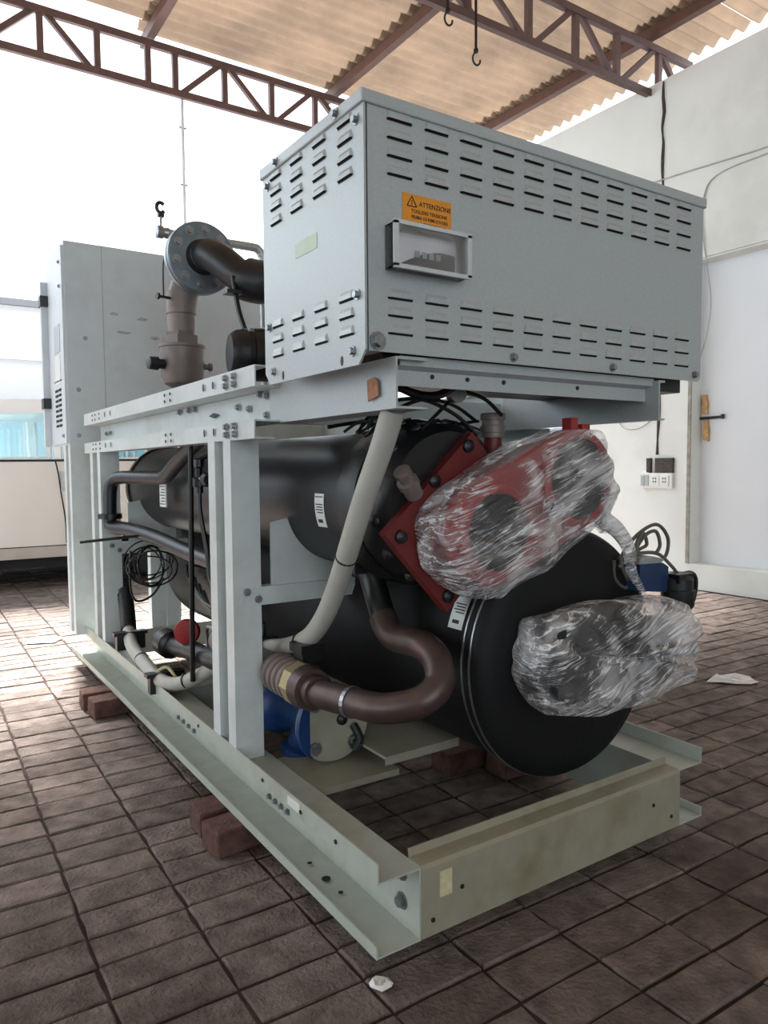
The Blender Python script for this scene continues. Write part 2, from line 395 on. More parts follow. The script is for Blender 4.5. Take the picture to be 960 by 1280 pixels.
b = MB(); b.tube([(WX-0.01, 3.45, 1.5), (WX-0.02, 3.35, 1.36), (WX-0.02, 3.22, 1.33), (WX-0.02, 3.10, 1.36), (WX-0.01, 3.02, 1.42)], 0.006, 'wire_grey', 6, 5)
tag(build(b, 'wall_wire', 'wire_grey'), 'short wire loop sagging on the wall above the socket box', 'wire')
sk = thing('socket_box', 'white double wall socket plate on a rough backing box', 'socket', (WX, 2.97, 0.80))
build(MB().box(WX-0.035, WX, 2.80, 3.13, 0.79, 0.925, 'label_white'), 'plate', 'label_white', sk)
for y in (2.83, 2.93): 
    q = build(MB().box(WX-0.042, WX-0.035, y, y+0.085, 0.81, 0.905, 'label_white'), 'socket_module', 'label_white', sk)
    for dz in (0.03, 0.06):
        for dy in (0.025, 0.05): build(MB().box(WX-0.044, WX-0.042, y+dy, y+dy+0.01, 0.81+dz, 0.825+dz, 'label_print'), 'pin_hole', 'label_print', q)
for y in (3.04, 3.085): build(MB().box(WX-0.041, WX-0.035, y, y+0.035, 0.81, 0.905, 'galv'), 'switch', 'galv', sk)
build(MB().box(WX-0.03, WX, 2.80, 2.98, 0.93, 1.06, 'crack_dark').box(WX-0.03, WX, 3.03, 3.07, 0.93, 1.06, 'crack_dark'), 'backing_hole', 'crack_dark', sk)

# ---- roof: purlins, trusses, corrugated sheets
RZ = 4.80
ceiling = bpy.data.objects.new('ceiling', None); col.objects.link(ceiling); struct(ceiling); ROOT['ceiling'] = (0, 0, 0)
PURX = [-11.90, -10.04, -8.18, -6.32, -4.46, -2.60, -0.74, 1.12, 2.98, 4.84]  # far-left bays are unseen, added to keep sky light off the floor
PITCHW, NW = 0.146, 7
def sheet_mesh(length):
    b = MB(); n = NW*10; v = []
    for k in range(n+1):
        y = k/10*PITCHW; z = 0.030*math.cos(2*PI*k/10)
        v += [(-length/2, y, z), (length/2, y, z)]
    f = [(2*k, 2*k+1, 2*k+3, 2*k+2) for k in range(n)]
    b.add(v, f, 'roof_sheet'); me = b.mesh('corrugated_sheet', 'roof_sheet', 60); return me
SH = sheet_mesh(2.02); SHS = sheet_mesh(0.85)
W = PITCHW*NW
for ix in range(len(PURX)):
    x0 = PURX[ix]; last = ix == len(PURX)-1
    for iy in range(15):  # last rows extended out of view behind the camera, also blocking sky
        y0 = 5.62 - (iy+1)*W + (0.0 if x0 > 1.0 else -0.22) + 0.02*((ix*3) % 4)
        xc = x0 + (0.33 if last else 0.93)
        put(SHS if last else SH, 'corrugated_sheet', (xc, y0, RZ + 0.075 + 0.006*(ix % 2) + 0.004*(iy % 2)), ceiling, (0, random.uniform(-0.002, 0.002), 0))
for x in PURX:
    b = MB(); b.box(x-0.035, x+0.035, -9.6, 5.66, RZ-0.05, RZ+0.04, 'purlin_brown')
    build(b, 'purlin', 'purlin_brown', ceiling)
def truss(label, y, zb, zt, x0, x1, verts, diags, name='roof_truss'):
    t = thing(name, label, 'truss', (x0, y, zb))
    for z, n in ((zb, 'bottom_chord'), (zt, 'top_chord')):
        b = MB(); b.sheet([(y-0.03, z-0.03), (y-0.03, z+0.03), (y+0.035, z+0.03)], -0.008, YZ, x0, x1, 'truss_brown'); b.box(x0, x1, y-0.02, y+0.03, z-0.02, z+0.022, 'truss_brown'); build(b, n, 'truss_brown', t)
    for x in verts:
        b = MB(); b.bar((x, y, zb), (x, y, zt), 0.05, 0.045, 'truss_brown'); build(b, 'vertical', 'truss_brown', t)
    for (xa, xb) in diags:   # xa at the bottom chord, xb at the top chord
        b = MB(); b.bar((xa, y, zb), (xb, y, zt), 0.045, 0.04, 'truss_brown', up=(0, 1, 0)); build(b, 'diagonal', 'truss_brown', t)
    return t
nv = [2.75-0.56*k for k in range(1, 12)] + [2.75, 3.37, 3.90, 4.41, 4.98]
truss('brown steel roof truss whose end rests on the white wall, hooks hanging from it', 3.12, 4.30, 4.70, -6.0, 5.45, nv,
      [(2.82, 2.28), (3.33, 2.80), (3.42, 3.86), (4.36, 3.95), (4.46, 4.92), (5.4, 5.0)] + [(2.20-1.12*k, 1.7-1.12*k) for k in range(7)] + [(2.2-1.12*k, 2.75-1.12*k) for k in range(1, 7)])
fv = [0.22, 0.66, 1.08, 1.32, 1.78, 2.25, 2.72, 3.2, 3.68]
truss('brown steel roof truss at the open end of the roof, daylight behind it', 5.42, 4.32, 4.68, -6.0, 4.84, fv + [-0.24-0.47*k for k in range(11)],
      [(-0.20, 0.18), (0.62, 0.26), (1.36, 1.74), (2.20, 1.82), (2.30, 2.68), (3.15, 2.76), (3.25, 3.6)] + [(-0.7-0.94*k, -0.28-0.94*k) for k in range(5)] + [(-0.7-0.94*k, -1.14-0.94*k) for k in range(5)])
def hook(x, y, z0, z1, label):
    b = MB(); b.tube([(x, y, z0), (x, y, z1+0.09)], 0.010, 'hook_iron', 8)
    b.tube([(x, y, z1+0.10), (x-0.015, y, z1+0.08), (x-0.03, y, z1+0.045), (x-0.02, y, z1+0.012), (x+0.008, y, z1), (x+0.035, y, z1+0.02), (x+0.04, y, z1+0.045)], 0.007, 'hook_iron', 8)
    b.lathe([(-0.012, 0.018), (0.012, 0.018)], (x, y, z1+0.10), (0, 0, 1), 'hook_iron', 8)
    tag(build(b, 'ceiling_hook', 'hook_iron', loc=(x, y, z0), smooth=40), label, 'hook')
hook(2.775, 3.05, 4.75, 3.93, 'long dark iron rod with a hook hanging from the truss')
hook(2.515, 3.05, 4.75, 4.13, 'shorter dark iron hook beside the long rod on the truss')
b = MB(); b.tube([(1.39, 5.46, 4.34), (1.39, 5.46, 3.0), (1.385, 5.46, 1.0), (1.385, 5.46, FZ)], 0.016, 'rope_white', 8)
for z in (4.05, 3.55): b.box(1.355, 1.425, 5.45, 5.47, z, z+0.012, 'galv')
tag(build(b, 'thin_pole', 'rope_white', smooth=40), 'thin white pole rising behind the grey cabinet to the truss', 'pole')

# ================================================================== CAR in the yard
car = thing('parked_car', 'pale silver car parked in the bright yard behind the machine', 'car', (0.4, 6.9, FZ))
CY0, CY1 = 6.05, 7.75
low = [(-1.95, 0.22), (-1.98, 0.62), (-1.85, 0.95), (-1.2, 1.08), (2.35, 1.10), (2.62, 1.02), (2.68, 0.6), (2.6, 0.22), (2.16, 0.22)]
def arch(cx, r=0.37, n=9): return [(cx + r*math.cos(PI*k/n), 0.22+r*math.sin(PI*k/n)*0.95) for k in range(n+1)]
poly = low + arch(1.28, 0.40) + arch(-1.42, 0.40)
b = MB()
b.prism(poly, XZ, CY0, CY1, 'car_silver'); build(b, 'body', 'car_silver', car, 30)
b = MB()
for yy in (CY0+0.085, CY1-0.085):
    for p, q in (((-0.72, 1.08), (-0.20, 1.54)), ((0.36, 1.08), (0.35, 1.56)), ((1.42, 1.08), (1.38, 1.58)), ((2.42, 1.08), (2.15, 1.54))):
        b = MB(); b.bar((p[0], yy, p[1]), (q[0], yy, q[1]), 0.05, 0.14, 'car_white', up=(0, 1, 0)); build(b, 'pillar', 'car_white', car)
b = MB(); b.prism([(-0.3, 1.57), (0.0, 1.63), (1.85, 1.65), (2.2, 1.55), (2.2, 1.50), (-0.25, 1.52)], XZ, CY0+0.05, CY1-0.05, 'car_white'); build(b, 'roof', 'car_white', car)
for pw in ([(-0.62, 1.10), (-0.17, 1.50), (0.28, 1.53), (0.29, 1.10)], [(0.42, 1.10), (0.41, 1.53), (1.32, 1.55), (1.36, 1.10)], [(1.48, 1.10), (1.44, 1.55), (2.10, 1.52), (2.34, 1.10)]):
    for yy in (CY0+0.078, CY1-0.09):
        b = MB(); b.prism(pw, XZ, yy, yy+0.008, 'car_glass'); g = build(b, 'window', 'car_glass', car)
        fr = MB()
        for k in range(4):
            p, q = pw[k], pw[(k+1) % 4]; fr.bar((p[0], yy-0.003, p[1]), (q[0], yy-0.003, q[1]), 0.03, 0.025, 'car_white')
        build(fr, 'window_trim', 'car_white', g)
b = MB(); b.bar((0.385, CY0-0.005, 0.98), (0.385, CY0-0.005, 0.80), 0.03, 0.045, 'galv'); build(b, 'door_handle', 'galv', car)
b = MB(); b.tube([(0.33, CY0-0.001, 1.09), (0.355, CY0-0.001, 0.95), (0.37, CY0-0.001, 0.8), (0.40, CY0-0.001, 0.55), (0.405, CY0-0.001, 0.32)], 0.006, 'tyre', 6); build(b, 'door_gap', 'tyre', car)
b = MB(); b.box(-1.9, 2.62, CY0-0.012, CY0+0.02, 0.20, 0.30, 'car_sill'); build(b, 'sill', 'car_sill', car)
b = MB(); b.box(-1.9, 2.62, CY0-0.004, CY0+0.01, 0.30, 0.308, 'tyre'); build(b, 'sill_gap', 'tyre', car)
b = MB(); b.tube([(-1.1, CY0-0.006, 1.075), (2.3, CY0-0.006, 1.09)], 0.010, 'tyre', 6); build(b, 'belt_moulding', 'tyre', car)
for cx in (-1.42, 1.28):
    for y in (CY0+0.02, CY1-0.24):
        b = MB(); b.lathe([(0, 0.20), (0.0, 0.30), (0.03, 0.325), (0.19, 0.325), (0.22, 0.30), (0.22, 0.2)], (cx, y, 0.245), (0, 1, 0), 'tyre'); wh = build(b, 'tyre', 'tyre', car, 40)
        b = MB(); b.lathe([(-0.006, 0.05), (0.01, 0.20), (0.05, 0.20)], (cx, y, 0.245), (0, 1, 0), 'galv'); build(b, 'rim', 'galv', wh, 40)
b = MB(); b.box(-1.7, 2.4, CY0+0.1, CY1-0.1, 0.10, 0.25, 'tyre'); build(b, 'underbody', 'tyre', car)

# ================================================================== support bricks
def sbrick(x, y, rz, label, grp='bricks propping the machine base', z=0.0, top=0.0):
    rnd = random.Random(int(x*1000+y*77)); b = MB(); hx, hy = 0.113, 0.054; h = 0.077
    v = []
    for zz in (0, h):
        for (sx, sy) in ((-1, -1), (0, -1), (1, -1), (1, 1), (0, 1), (-1, 1)):
            v.append((sx*(hx+rnd.uniform(-0.004, 0.002)), sy*(hy+rnd.uniform(-0.004, 0.003)), zz+(0 if zz == 0 else rnd.uniform(-0.003, 0))))
    b.add(v, [(5, 4, 3, 2, 1, 0), (6, 7, 8, 9, 10, 11)] + [(i, (i+1) % 6, 6+(i+1) % 6, 6+i) for i in range(6)], 'brick_red')
    me = b.mesh('support_brick', 'brick_red')
    o = bpy.data.objects.new('support_brick', me); col.objects.link(o); o.location = (x, y, FZ+0.0005+z); o.rotation_euler = (0, 0, rz)
    bv = o.modifiers.new('bevel', 'BEVEL'); bv.width = 0.006; bv.segments = 2
    tag(o, label, 'brick', grp); return o
sbrick(-0.085, 0.735, 0.12, 'red brick under the middle of the near base channel, with its corner jutting out')
sbrick(-0.075, 0.865, -0.05, 'red brick lying just behind the jutting brick under the base channel')
sbrick(-0.105, 2.13, 0.06, 'red brick under the cabinet end of the base channel, darker broad side showing')
sbrick(-0.115, 2.27, -0.04, 'red brick under the cabinet end of the base channel, paler narrow end showing')
sbrick(0.79, 0.80, 0.05, 'dark red brick in shadow under the round black vessel')
sbrick(0.93, 0.66, 0.0, 'dark red brick under the far base channel beside the shadowed brick')
sbrick(0.93, 2.2, 0.0, 'red brick under the far base channel below the cabinet')

# ================================================================== THE CHILLER
ch = thing('water_chiller', 'large grey water chiller with black vessels, louvred box and steel base frame on bricks', 'machine', (0.445, 1.5, 0.0))
L_ = -0.105; T = 0.004
# ---- base frame
b = MB(); b.sheet([(L_, 0.022), (L_, 0.0), (0, 0.0), (0, 0.152), (L_, 0.152), (L_, 0.196)], -T, XZ, -0.008, 3.10, 'base_paint')
bc = build(b, 'base_channel', 'base_paint', ch)
for y, r in ((0.23, 0.006), (0.30, 0.011), (0.385, 0.006)):
    build(MB().lathe([(0, r), (0.0012, r)], (-0.055, y, T+0.0002), (0, 0, 1), 'slot_dark', 14), 'bolt_hole', 'slot_dark', bc)
put(BOLT_L, 'bolt', (0.0, 0.055, 0.055), bc, LEFT); put(BOLT_L, 'bolt', (0.0, 0.055, 0.120), bc, LEFT)
for y in (0.62, 0.66, 0.70, 0.74, 1.40, 1.46, 1.52, 1.58): put(BOLT, 'bolt', (0.0, y, 0.03), bc, LEFT)
for y in (0.16, 0.33, 0.55, 1.05): put(DOT, 'rivet', (L_-0.001, y, 0.172), bc, LEFT)
build(MB().box(L_-0.002, L_, 0.335, 0.40, 0.165, 0.188, 'label_white'), 'small_label', 'label_white', bc)
R_ = 0.89
b = MB(); b.sheet([(R_-L_, 0.022), (R_-L_, 0.0), (R_, 0.0), (R_, 0.152), (R_-L_, 0.152), (R_-L_, 0.196)], T, XZ, -0.008, 3.10, 'base_paint')
build(b, 'base_channel', 'base_paint', ch)
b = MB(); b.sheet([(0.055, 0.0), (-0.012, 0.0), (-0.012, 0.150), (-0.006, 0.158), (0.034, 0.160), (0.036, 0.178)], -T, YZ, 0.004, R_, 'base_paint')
b.mats = ['dirt_shade_paint']; fb = build(b, 'front_beam', 'dirt_shade_paint', ch)
build(MB().box(0.050, 0.083, -0.0145, -0.012, 0.078, 0.135, 'tape_beige'), 'tape_patch', 'tape_beige', fb, label='beige tape remnant')
for x, z in ((0.112, 0.082), (0.032, 0.034), (0.774, 0.088), (0.852, 0.036)): put(DOT, 'rivet', (x, -0.0125, z), fb)
b = MB(); b.sheet([(0.46, 0.128), (0.46, 0.146), (0.72, 0.146), (0.72, 0.10)], -T, YZ, 0.002, 0.272, 'dirt_shade_paint'); build(b, 'bracket_plate', 'base_paint', ch)  # bracket takes the darkened paint to imitate shade under the vessel
for y0, y1, zz in ((1.55, 1.70, 0.148), (2.72, 2.92, 0.148)):
    b = MB(); b.sheet([(y0, 0.02), (y0, zz), (y1, zz), (y1, 0.02)], -T, YZ, 0.002, R_-0.002, 'base_paint'); build(b, 'cross_member', 'base_paint', ch)
# evaporator saddle foot plate
b = MB(); b.prism([(0.21, 0.435), (0.47, 0.437), (0.47, 0.72), (0.21, 0.72)], XY, 0.192, 0.200, 'dirt_shade_paint'); b.box(0.21, 0.47, 0.435, 0.439, 0.176, 0.193, 'dirt_shade_paint'); build(b, 'foot_plate', 'dirt_shade_paint', ch)
b = MB(); b.prism([(0.71, 0.437), (0.885, 0.435), (0.885, 0.72), (0.71, 0.72)], XY, 0.192, 0.200, 'dirt_shade_paint')
build(b, 'foot_plate', 'dirt_shade_paint', ch)
# ---- posts: C sections, narrow side outward
def post(x0, x1, y0, z0, z1, d=0.047, flip=False):
    b = MB()
    if not flip: b.sheet([(x1, y0+d), (x0, y0+d), (x0, y0), (x1, y0), (x1, y0+0.014)], -0.004, lambda p, a: (p[0], p[1], a), z0, z1, 'paint')
    else: b.sheet([(x0, y0+d), (x1, y0+d), (x1, y0), (x0, y0), (x0, y0+0.014)], 0.004, lambda p, a: (p[0], p[1], a), z0, z1, 'paint')
    return build(b, 'post', 'paint', ch)
for y in (0.745, 0.868, 2.33, 2.48):
    post(-0.098, -0.020, y, 0.153, 1.08)
    post(0.928, 0.990, y, 0.153, 1.08, flip=True)
for y in (2.752, 2.872): post(-0.145, -0.060, y, 0.153, 1.13)
for x in (0.236, 0.318): post(x, x+0.07, 2.74, 0.148, 1.13)
for y in (2.752, 2.872): post(0.925, 0.990, y, 0.153, 1.13, flip=True)
# ---- rails along both sides
for sx in (0, 1):
    f = (lambda p, a: (p[0], a, p[1])) if sx == 0 else (lambda p, a: (0.89-p[0], a, p[1]))
    for z0, z1, y0, y1 in ((1.213, 1.268, 0.570, 2.650), (1.077, 1.127, 0.578, 2.660)):
        b = MB()
        if z0 > 1.2: b.sheet([(0.02, z0), (-0.10, z0), (-0.10, z1), (-0.06, z1)], -0.004, f, y0, y1, 'paint')
        else: b.sheet([(-0.04, z0), (-0.10, z0), (-0.10, z1), (0.02, z1)], -0.004, f, y0, y1, 'paint')
        rl = build(b, 'side_rail', 'paint', ch)
        if sx == 0:
            for yy in (0.70, 0.76, 1.26, 1.32, 2.30, 2.38, 2.44):
                for zq in (z0+0.016, z0+0.038): put(BOLT if yy < 0.8 else DOT, 'bolt' if yy < 0.8 else 'rivet', (-0.1045, yy, zq), rl, LEFT)
            for yy in (0.86, 0.94, 2.1, 2.2):
                o = put(DOT, 'slot_hole', (-0.1042, yy, z0+0.028), rl, LEFT, (1.2, 0.5, 2.2))
# longitudinal beams carrying the box (C sections, web to the left)
for x0 in (-0.020, 0.835):
    b = MB(); b.sheet([(x0+0.075, 1.130), (x0, 1.130), (x0, 1.212), (x0+0.075, 1.212)], -0.005, XZ, 0.62, 2.66, 'paint'); pb_ = build(b, 'tie_beam', 'paint', ch)
    b = MB(); fw = 0.075 if x0 < 0 else 0.02; b.sheet([(x0+fw, 1.120), (x0-0.006, 1.120), (x0-0.006, 1.226), (x0+fw, 1.226)], -0.005, XZ, 0.030, 0.640, 'box_paint'); sb_ = build(b, 'support_beam', 'box_paint', ch)
    if x0 < 0:
        for yy, zz in ((0.66, 1.145), (0.66, 1.198), (0.78, 1.17), (0.86, 1.18), (0.70, 1.205), (2.5, 1.17), (2.42, 1.17), (1.3, 1.2), (1.4, 1.2), (1.24, 1.2)): put(BOLT, 'bolt', (x0-0.006, yy, zz), pb_, LEFT)
        build(MB().prism([(1.02, 1.168), (1.06, 1.176), (1.10, 1.168), (1.06, 1.160)], YZ, x0-0.010, x0-0.004, 'dark_steel'), 'emblem_clip', 'dark_steel', pb_)
        b = MB(); b.prism([(0.085, 1.150), (0.125, 1.140), (0.128, 1.185), (0.10, 1.190), (0.088, 1.180)], YZ, x0-0.014, x0-0.011, 'rust_tape'); build(b, 'tape_patch', 'rust_tape', sb_, label='rusty brown tape remnant')
# transverse beams behind
for y in (0.66, 1.9, 2.55):
    b = MB(); b.sheet([(y+0.05, 1.125), (y, 1.125), (y, 1.21), (y+0.05, 1.21)], -0.004, YZ, 0.055, 0.835, 'paint'); cb = build(b, 'tie_beam', 'paint', ch)
# crossbar with saddle for the upper vessel
def arcpts(cx, cz, r, a0, a1, n=14): return [(cx+r*math.cos(a0+(a1-a0)*k/n), cz+r*math.sin(a0+(a1-a0)*k/n)) for k in range(n+1)]
CX, CZ, CR = 0.265, 0.905, 0.195
EX, EZ, ER = 0.590, 0.500, 0.325
for y in (0.738, 2.32):
    b = MB(); b.sheet([(y+0.04, 0.603), (y, 0.603), (y, 0.656), (y+0.04, 0.656)], -0.004, YZ, -0.075, 0.30, 'paint'); cbx = build(b, 'crossbar', 'paint', ch)
    for x, z in ((-0.062, 0.645), (-0.028, 0.622)): put(BOLT, 'bolt', (x, y-0.004, z), cbx)
    arc = arcpts(CX, CZ, CR+0.002, math.radians(196), math.radians(264))
    b = MB(); b.prism([(0.02, 0.656), (0.02, 0.84)] + arc + [(0.245, 0.656)], XZ, y+0.012, y+0.018, 'paint'); build(b, 'saddle_plate', 'paint', ch)
# ---- upper vessel (condenser)
b = MB(); b.lathe([(0, CR), (2.15, CR)], (CX, 0.42, CZ), (0, 1, 0), 'vessel_black', 64)
cond = build(b, 'condenser_vessel', 'vessel_black', ch, 40)
b = MB(); b.lathe([(0.0, 0.200), (0.0, 0.216), (0.02, 0.222), (0.075, 0.222), (0.085, 0.20)], (CX+0.01, 0.345, CZ), (0, 1, 0), 'rubber_black', 64); build(b, 'flange_ring', 'rubber_black', cond, 40)
b = MB(); b.lathe([(0, 0.02), (0.0, 0.182), (0.025, 0.203), (0.13, 0.212)], (CX+0.01, 0.228, CZ), (0, 1, 0), 'rubber_black', 48); hd = build(b, 'end_head', 'rubber_black', cond, 40)
HB = MB().lathe([(0, 0.017), (0.008, 0.016), (0.014, 0.006)], (0, 0, 0), (0, -1, 0), 'rubber_black', 12).mesh('head_bolt', 'rubber_black', 50)
for k in range(9):
    a = math.radians(60+k*26); put(HB, 'head_bolt', (CX+0.01+0.200*math.cos(a), 0.268, CZ+0.200*math.sin(a)), cond, (0, 0, -0.9 if math.cos(a) < 0 else 0))
b = MB(); b.lathe([(0, CR+0.001), (0, CR+0.008), (0.03, CR+0.008), (0.03, CR+0.001)], (CX, 2.5, CZ), (0, 1, 0), 'rubber_black', 48); build(b, 'flange_ring', 'rubber_black', cond, 40)
def wrap_label(cx, cz, r, a0, a1, y0, y1, parent, name='label_plate', m='label_white', n=8):
    b = MB(); v = []
    for k in range(n+1):
        a = a0+(a1-a0)*k/n
        for rr in (r+0.0005, r+0.002): 
            for y in (y0, y1): v.append((cx+rr*math.cos(a), y, cz+rr*math.sin(a)))
    f = [(4*k+2, 4*k+3, 4*k+7, 4*k+6) for k in range(n)] + [(4*k, 4*k+4, 4*k+5, 4*k+1) for k in range(n)] + [(4*k, 4*k+2, 4*k+6, 4*k+4) for k in range(n)] + [(4*k+1, 4*k+5, 4*k+7, 4*k+3) for k in range(n)]
    f += [(0, 1, 3, 2), (4*n, 4*n+2, 4*n+3, 4*n+1)]
    b.add(v, f, m); return build(b, name, m, parent)
def label_marks(cx, cz, r, a0, a1, y0, y1, parent):
    for (u0, u1, w0, w1) in ((0.08, 0.11, 0.1, 0.9), (0.30, 0.33, 0.12, 0.85), (0.38, 0.41, 0.12, 0.75), (0.46, 0.49, 0.12, 0.85), (0.54, 0.57, 0.12, 0.7), (0.76, 0.86, 0.3, 0.75)):
        wrap_label(cx, cz, r+0.0016, a0+(a1-a0)*u0, a0+(a1-a0)*u1, y0+(y1-y0)*w0, y0+(y1-y0)*w1, parent, 'print_line', 'label_print', 2)
A0, A1 = math.radians(173), math.radians(200)
wrap_label(CX, CZ, CR, A0, A1, 0.515, 0.565, cond); label_marks(CX, CZ, CR, A0, A1, 0.515, 0.565, cond)
b = MB(); b.box(0.028, 0.034, 1.775, 1.855, 0.842, 0.955, 'label_white'); build(b, 'rating_plate', 'label_white', cond)
for k in range(8): build(MB().box(0.0265, 0.028, 1.785, 1.845-0.008*(k % 3), 0.852+k*0.012, 0.856+k*0.012, 'label_print'), 'print_line', 'label_print', cond)
# ---- red water header on the condenser end
red = build(MB().prism([(0.321, 1.085), (0.056, 0.843), (0.240, 0.640), (0.505, 0.880)], XZ, 0.198, 0.226, 'red_dark'), 'header_plate', 'red_dark', ch)
for x, z in ((0.10, 0.835), (0.305, 1.05), (0.24, 0.68), (0.20, 0.965)): put(HB, 'bolt', (x, 0.198, z), red)
HA = math.radians(24); HCX, HCZ, HL = 0.425, 0.905, 0.150
def obround(cx, cz, hl, r, ang_, n=14):
    p = []
    for k in range(n+1): a = -PI/2+PI*k/n; p.append((hl+r*math.cos(a), r*math.sin(a)))
    for k in range(n+1): a = PI/2+PI*k/n; p.append((-hl+r*math.cos(a), r*math.sin(a)))
    c, s_ = math.cos(ang_), math.sin(ang_)
    return [(cx+x*c-z*s_, cz+x*s_+z*c) for x, z in p]
def ring_loft(loops, m, mb, cap0=False, cap1=False):
    n = len(loops[0]); v = [p for l in loops for p in l]
    f = [(i*n+k, i*n+(k+1) % n, (i+1)*n+(k+1) % n, (i+1)*n+k) for i in range(len(loops)-1) for k in range(n)]
    if cap0: f.append(tuple(range(n))[::-1])
    if cap1: f.append(tuple((len(loops)-1)*n+k for k in range(n)))
    mb.add(v, f, m)
def lift(poly, y): return [(x, y, z) for x, z in poly]
b = MB()
ring_loft([lift(obround(HCX, HCZ, HL, r, HA, 20), y) for y, r in ((0.205, 0.10), (0.205, 0.108), (0.16, 0.100), (0.125, 0.104), (0.118, 0.126), (0.080, 0.130), (0.074, 0.124))], 'red_paint', b, True, True)
build(b, 'header_casting', 'red_paint', red, 40)
for sgn, rr in ((-1, 0.120), (1, 0.130)):
    cx = HCX+sgn*HL*math.cos(HA); cz = HCZ+sgn*HL*math.sin(HA)
    b = MB(); b.lathe([(0.012, rr-0.004), (0.0, rr-0.006), (-0.004, rr-0.012), (-0.004, rr-0.026), (0.012, rr-0.030)], (cx, 0.065, cz), (0, 1, 0), 'red_paint', 40); b.f = b.f[:-2]; b.m = b.m[:-2]; pt = build(b, 'port_flange', 'red_paint', red, 40)
    b = MB(); b.lathe([(0, rr-0.029), (0.004, rr-0.029)], (cx, 0.0660, cz), (0, 1, 0), 'slot_dark', 32); build(b, 'port_bore_shade', 'slot_dark', pt)  # black disc painted in for the dark depth of the bore
    b = MB(); b.lathe([(0, 0.012), (0.004, 0.022), (0.01, 0.024)], (cx+0.012, 0.0555, cz+0.008), (0, 1, 0), 'dark_steel', 16); build(b, 'bore_stem', 'dark_steel', pt, 40)
b = MB(); b.box(0.575, 0.605, 0.07, 0.10, 1.06, 1.105, 'red_paint'); b.box(0.535, 0.56, 0.07, 0.10, 1.07, 1.12, 'red_paint'); build(b, 'lifting_lug', 'red_paint', red)
fd = Vector((-0.62, -0.30, 0.62)).normalized()
b = MB(); b.lathe([(0, 0.022), (0.03, 0.022), (0.032, 0.026), (0.05, 0.026), (0.052, 0.018), (0.066, 0.016), (0.068, 0.021), (0.082, 0.021), (0.084, 0.008)], (0.125, 0.175, 0.935), fd, 'bronze', 12); build(b, 'relief_valve', 'bronze', red, 30)
b = MB(); b.lathe([(0, 0.03), (0.012, 0.03), (0.013, 0.033), (0.03, 0.033), (0.031, 0.029), (0.045, 0.029), (0.046, 0.033), (0.062, 0.033), (0.064, 0.028)], (0.435, 0.25, 1.075), (0, 0, 1), 'bronze', 20); b.lathe([(-0.12, 0.024), (0, 0.024)], (0.435, 0.25, 1.075), (0, 0, 1), 'red_dark', 16); build(b, 'vent_fitting', 'bronze', red, 30)
# ---- lower vessel (evaporator)
b = MB(); b.lathe([(0, ER-0.006), (2.45, ER-0.006)], (EX, 0.15, EZ), (0, 1, 0), 'rubber_matte', 72); ev = build(b, 'evaporator_vessel', 'rubber_matte', ch, 40)
b = MB(); b.lathe([(0, 0.02), (-0.006, 0.15), (0.0, ER-0.05), (0.012, ER-0.008), (0.03, ER+0.004), (0.085, ER+0.004), (0.088, ER-0.008)], (EX, 0.100, EZ), (0, 1, 0), 'rubber_matte', 72); build(b, 'end_cap', 'rubber_matte', ev, 50)
for yy in (0.140, 0.168):
    b = MB(); b.tube([(EX+(ER+0.005)*math.cos(2*PI*k/72), yy, EZ+(ER+0.005)*math.sin(2*PI*k/72)) for k in range(73)], 0.0034, 'steel', 6, smooth_path=False); build(b, 'band', 'dark_steel', ev, 60)
B0, B1 = math.radians(147), math.radians(164)
wrap_label(EX, EZ, ER-0.006, B0, B1, 0.195, 0.250, ev); label_marks(EX, EZ, ER-0.006, B0, B1, 0.195, 0.250, ev)
# nozzles under the lower plastic wrap
for x, z, rr in ((0.44, 0.530, 0.095), (0.745, 0.515, 0.090)):
    b = MB(); b.lathe([(0.13, 0.06), (0.02, 0.06), (0.018, rr), (-0.02, rr), (-0.022, rr-0.02), (-0.02, 0.05), (0.05, 0.045)], (x, -0.02, z), (0, 1, 0), 'dark_steel', 32); nz_ = build(b, 'water_nozzle', 'dark_steel', ev, 40)
    b = MB(); b.lathe([(0, 0.045), (0.003, 0.045)], (x, 0.028, z), (0, 1, 0), 'copper', 24); build(b, 'nozzle_bore', 'copper', nz_)

# ---- louvred control box
X0, X1, Y0, Y1, Z0, Z1 = -0.10, 1.015, 0.030, 0.500, 1.232, 1.735
b = MB(); b.box(X0+0.012, X1-0.006, Y0+0.010, Y1, Z0+0.01, Z1-0.015, 'box_paint'); box = build(b, 'louvred_box', 'box_paint', ch)
b = MB(); b.prism([(X0+0.010, Z0), (X1-0.012, Z0), (X1-0.002, Z0+0.012), (X1-0.002, Z1-0.02), (X0+0.010, Z1-0.02)], XZ, Y0, Y0+0.004, 'box_paint'); build(b, 'front_panel', 'box_paint', box)
c_ = 0.026; zl = 1.206
b = MB(); b.prism([(Y0-0.002, Z0+0.002), (Y0+c_-0.002, zl), (Y1-c_, zl), (Y1, Z0+0.002), (Y1, Z1-0.02), (Y0-0.002, Z1-0.02)], YZ, X0, X0+0.005, 'box_paint'); build(b, 'side_panel', 'box_paint', box)
b = MB(); b.box(X0-0.006, X1+0.006, Y0-0.006, Y1+0.006, Z1-0.026, Z1, 'box_paint'); ld = build(b, 'top_lid', 'box_paint', box)
bv = ld.modifiers.new('bevel', 'BEVEL'); bv.width = 0.003; bv.segments = 2
b = MB(); b.sheet([(0.055, 1.232), (0.055, 1.215), (0.078, 1.208), (0.078, 1.172)], -0.004, YZ, 0.0, 0.835, 'box_paint'); tr_ = build(b, 'under_tray', 'box_paint', box)
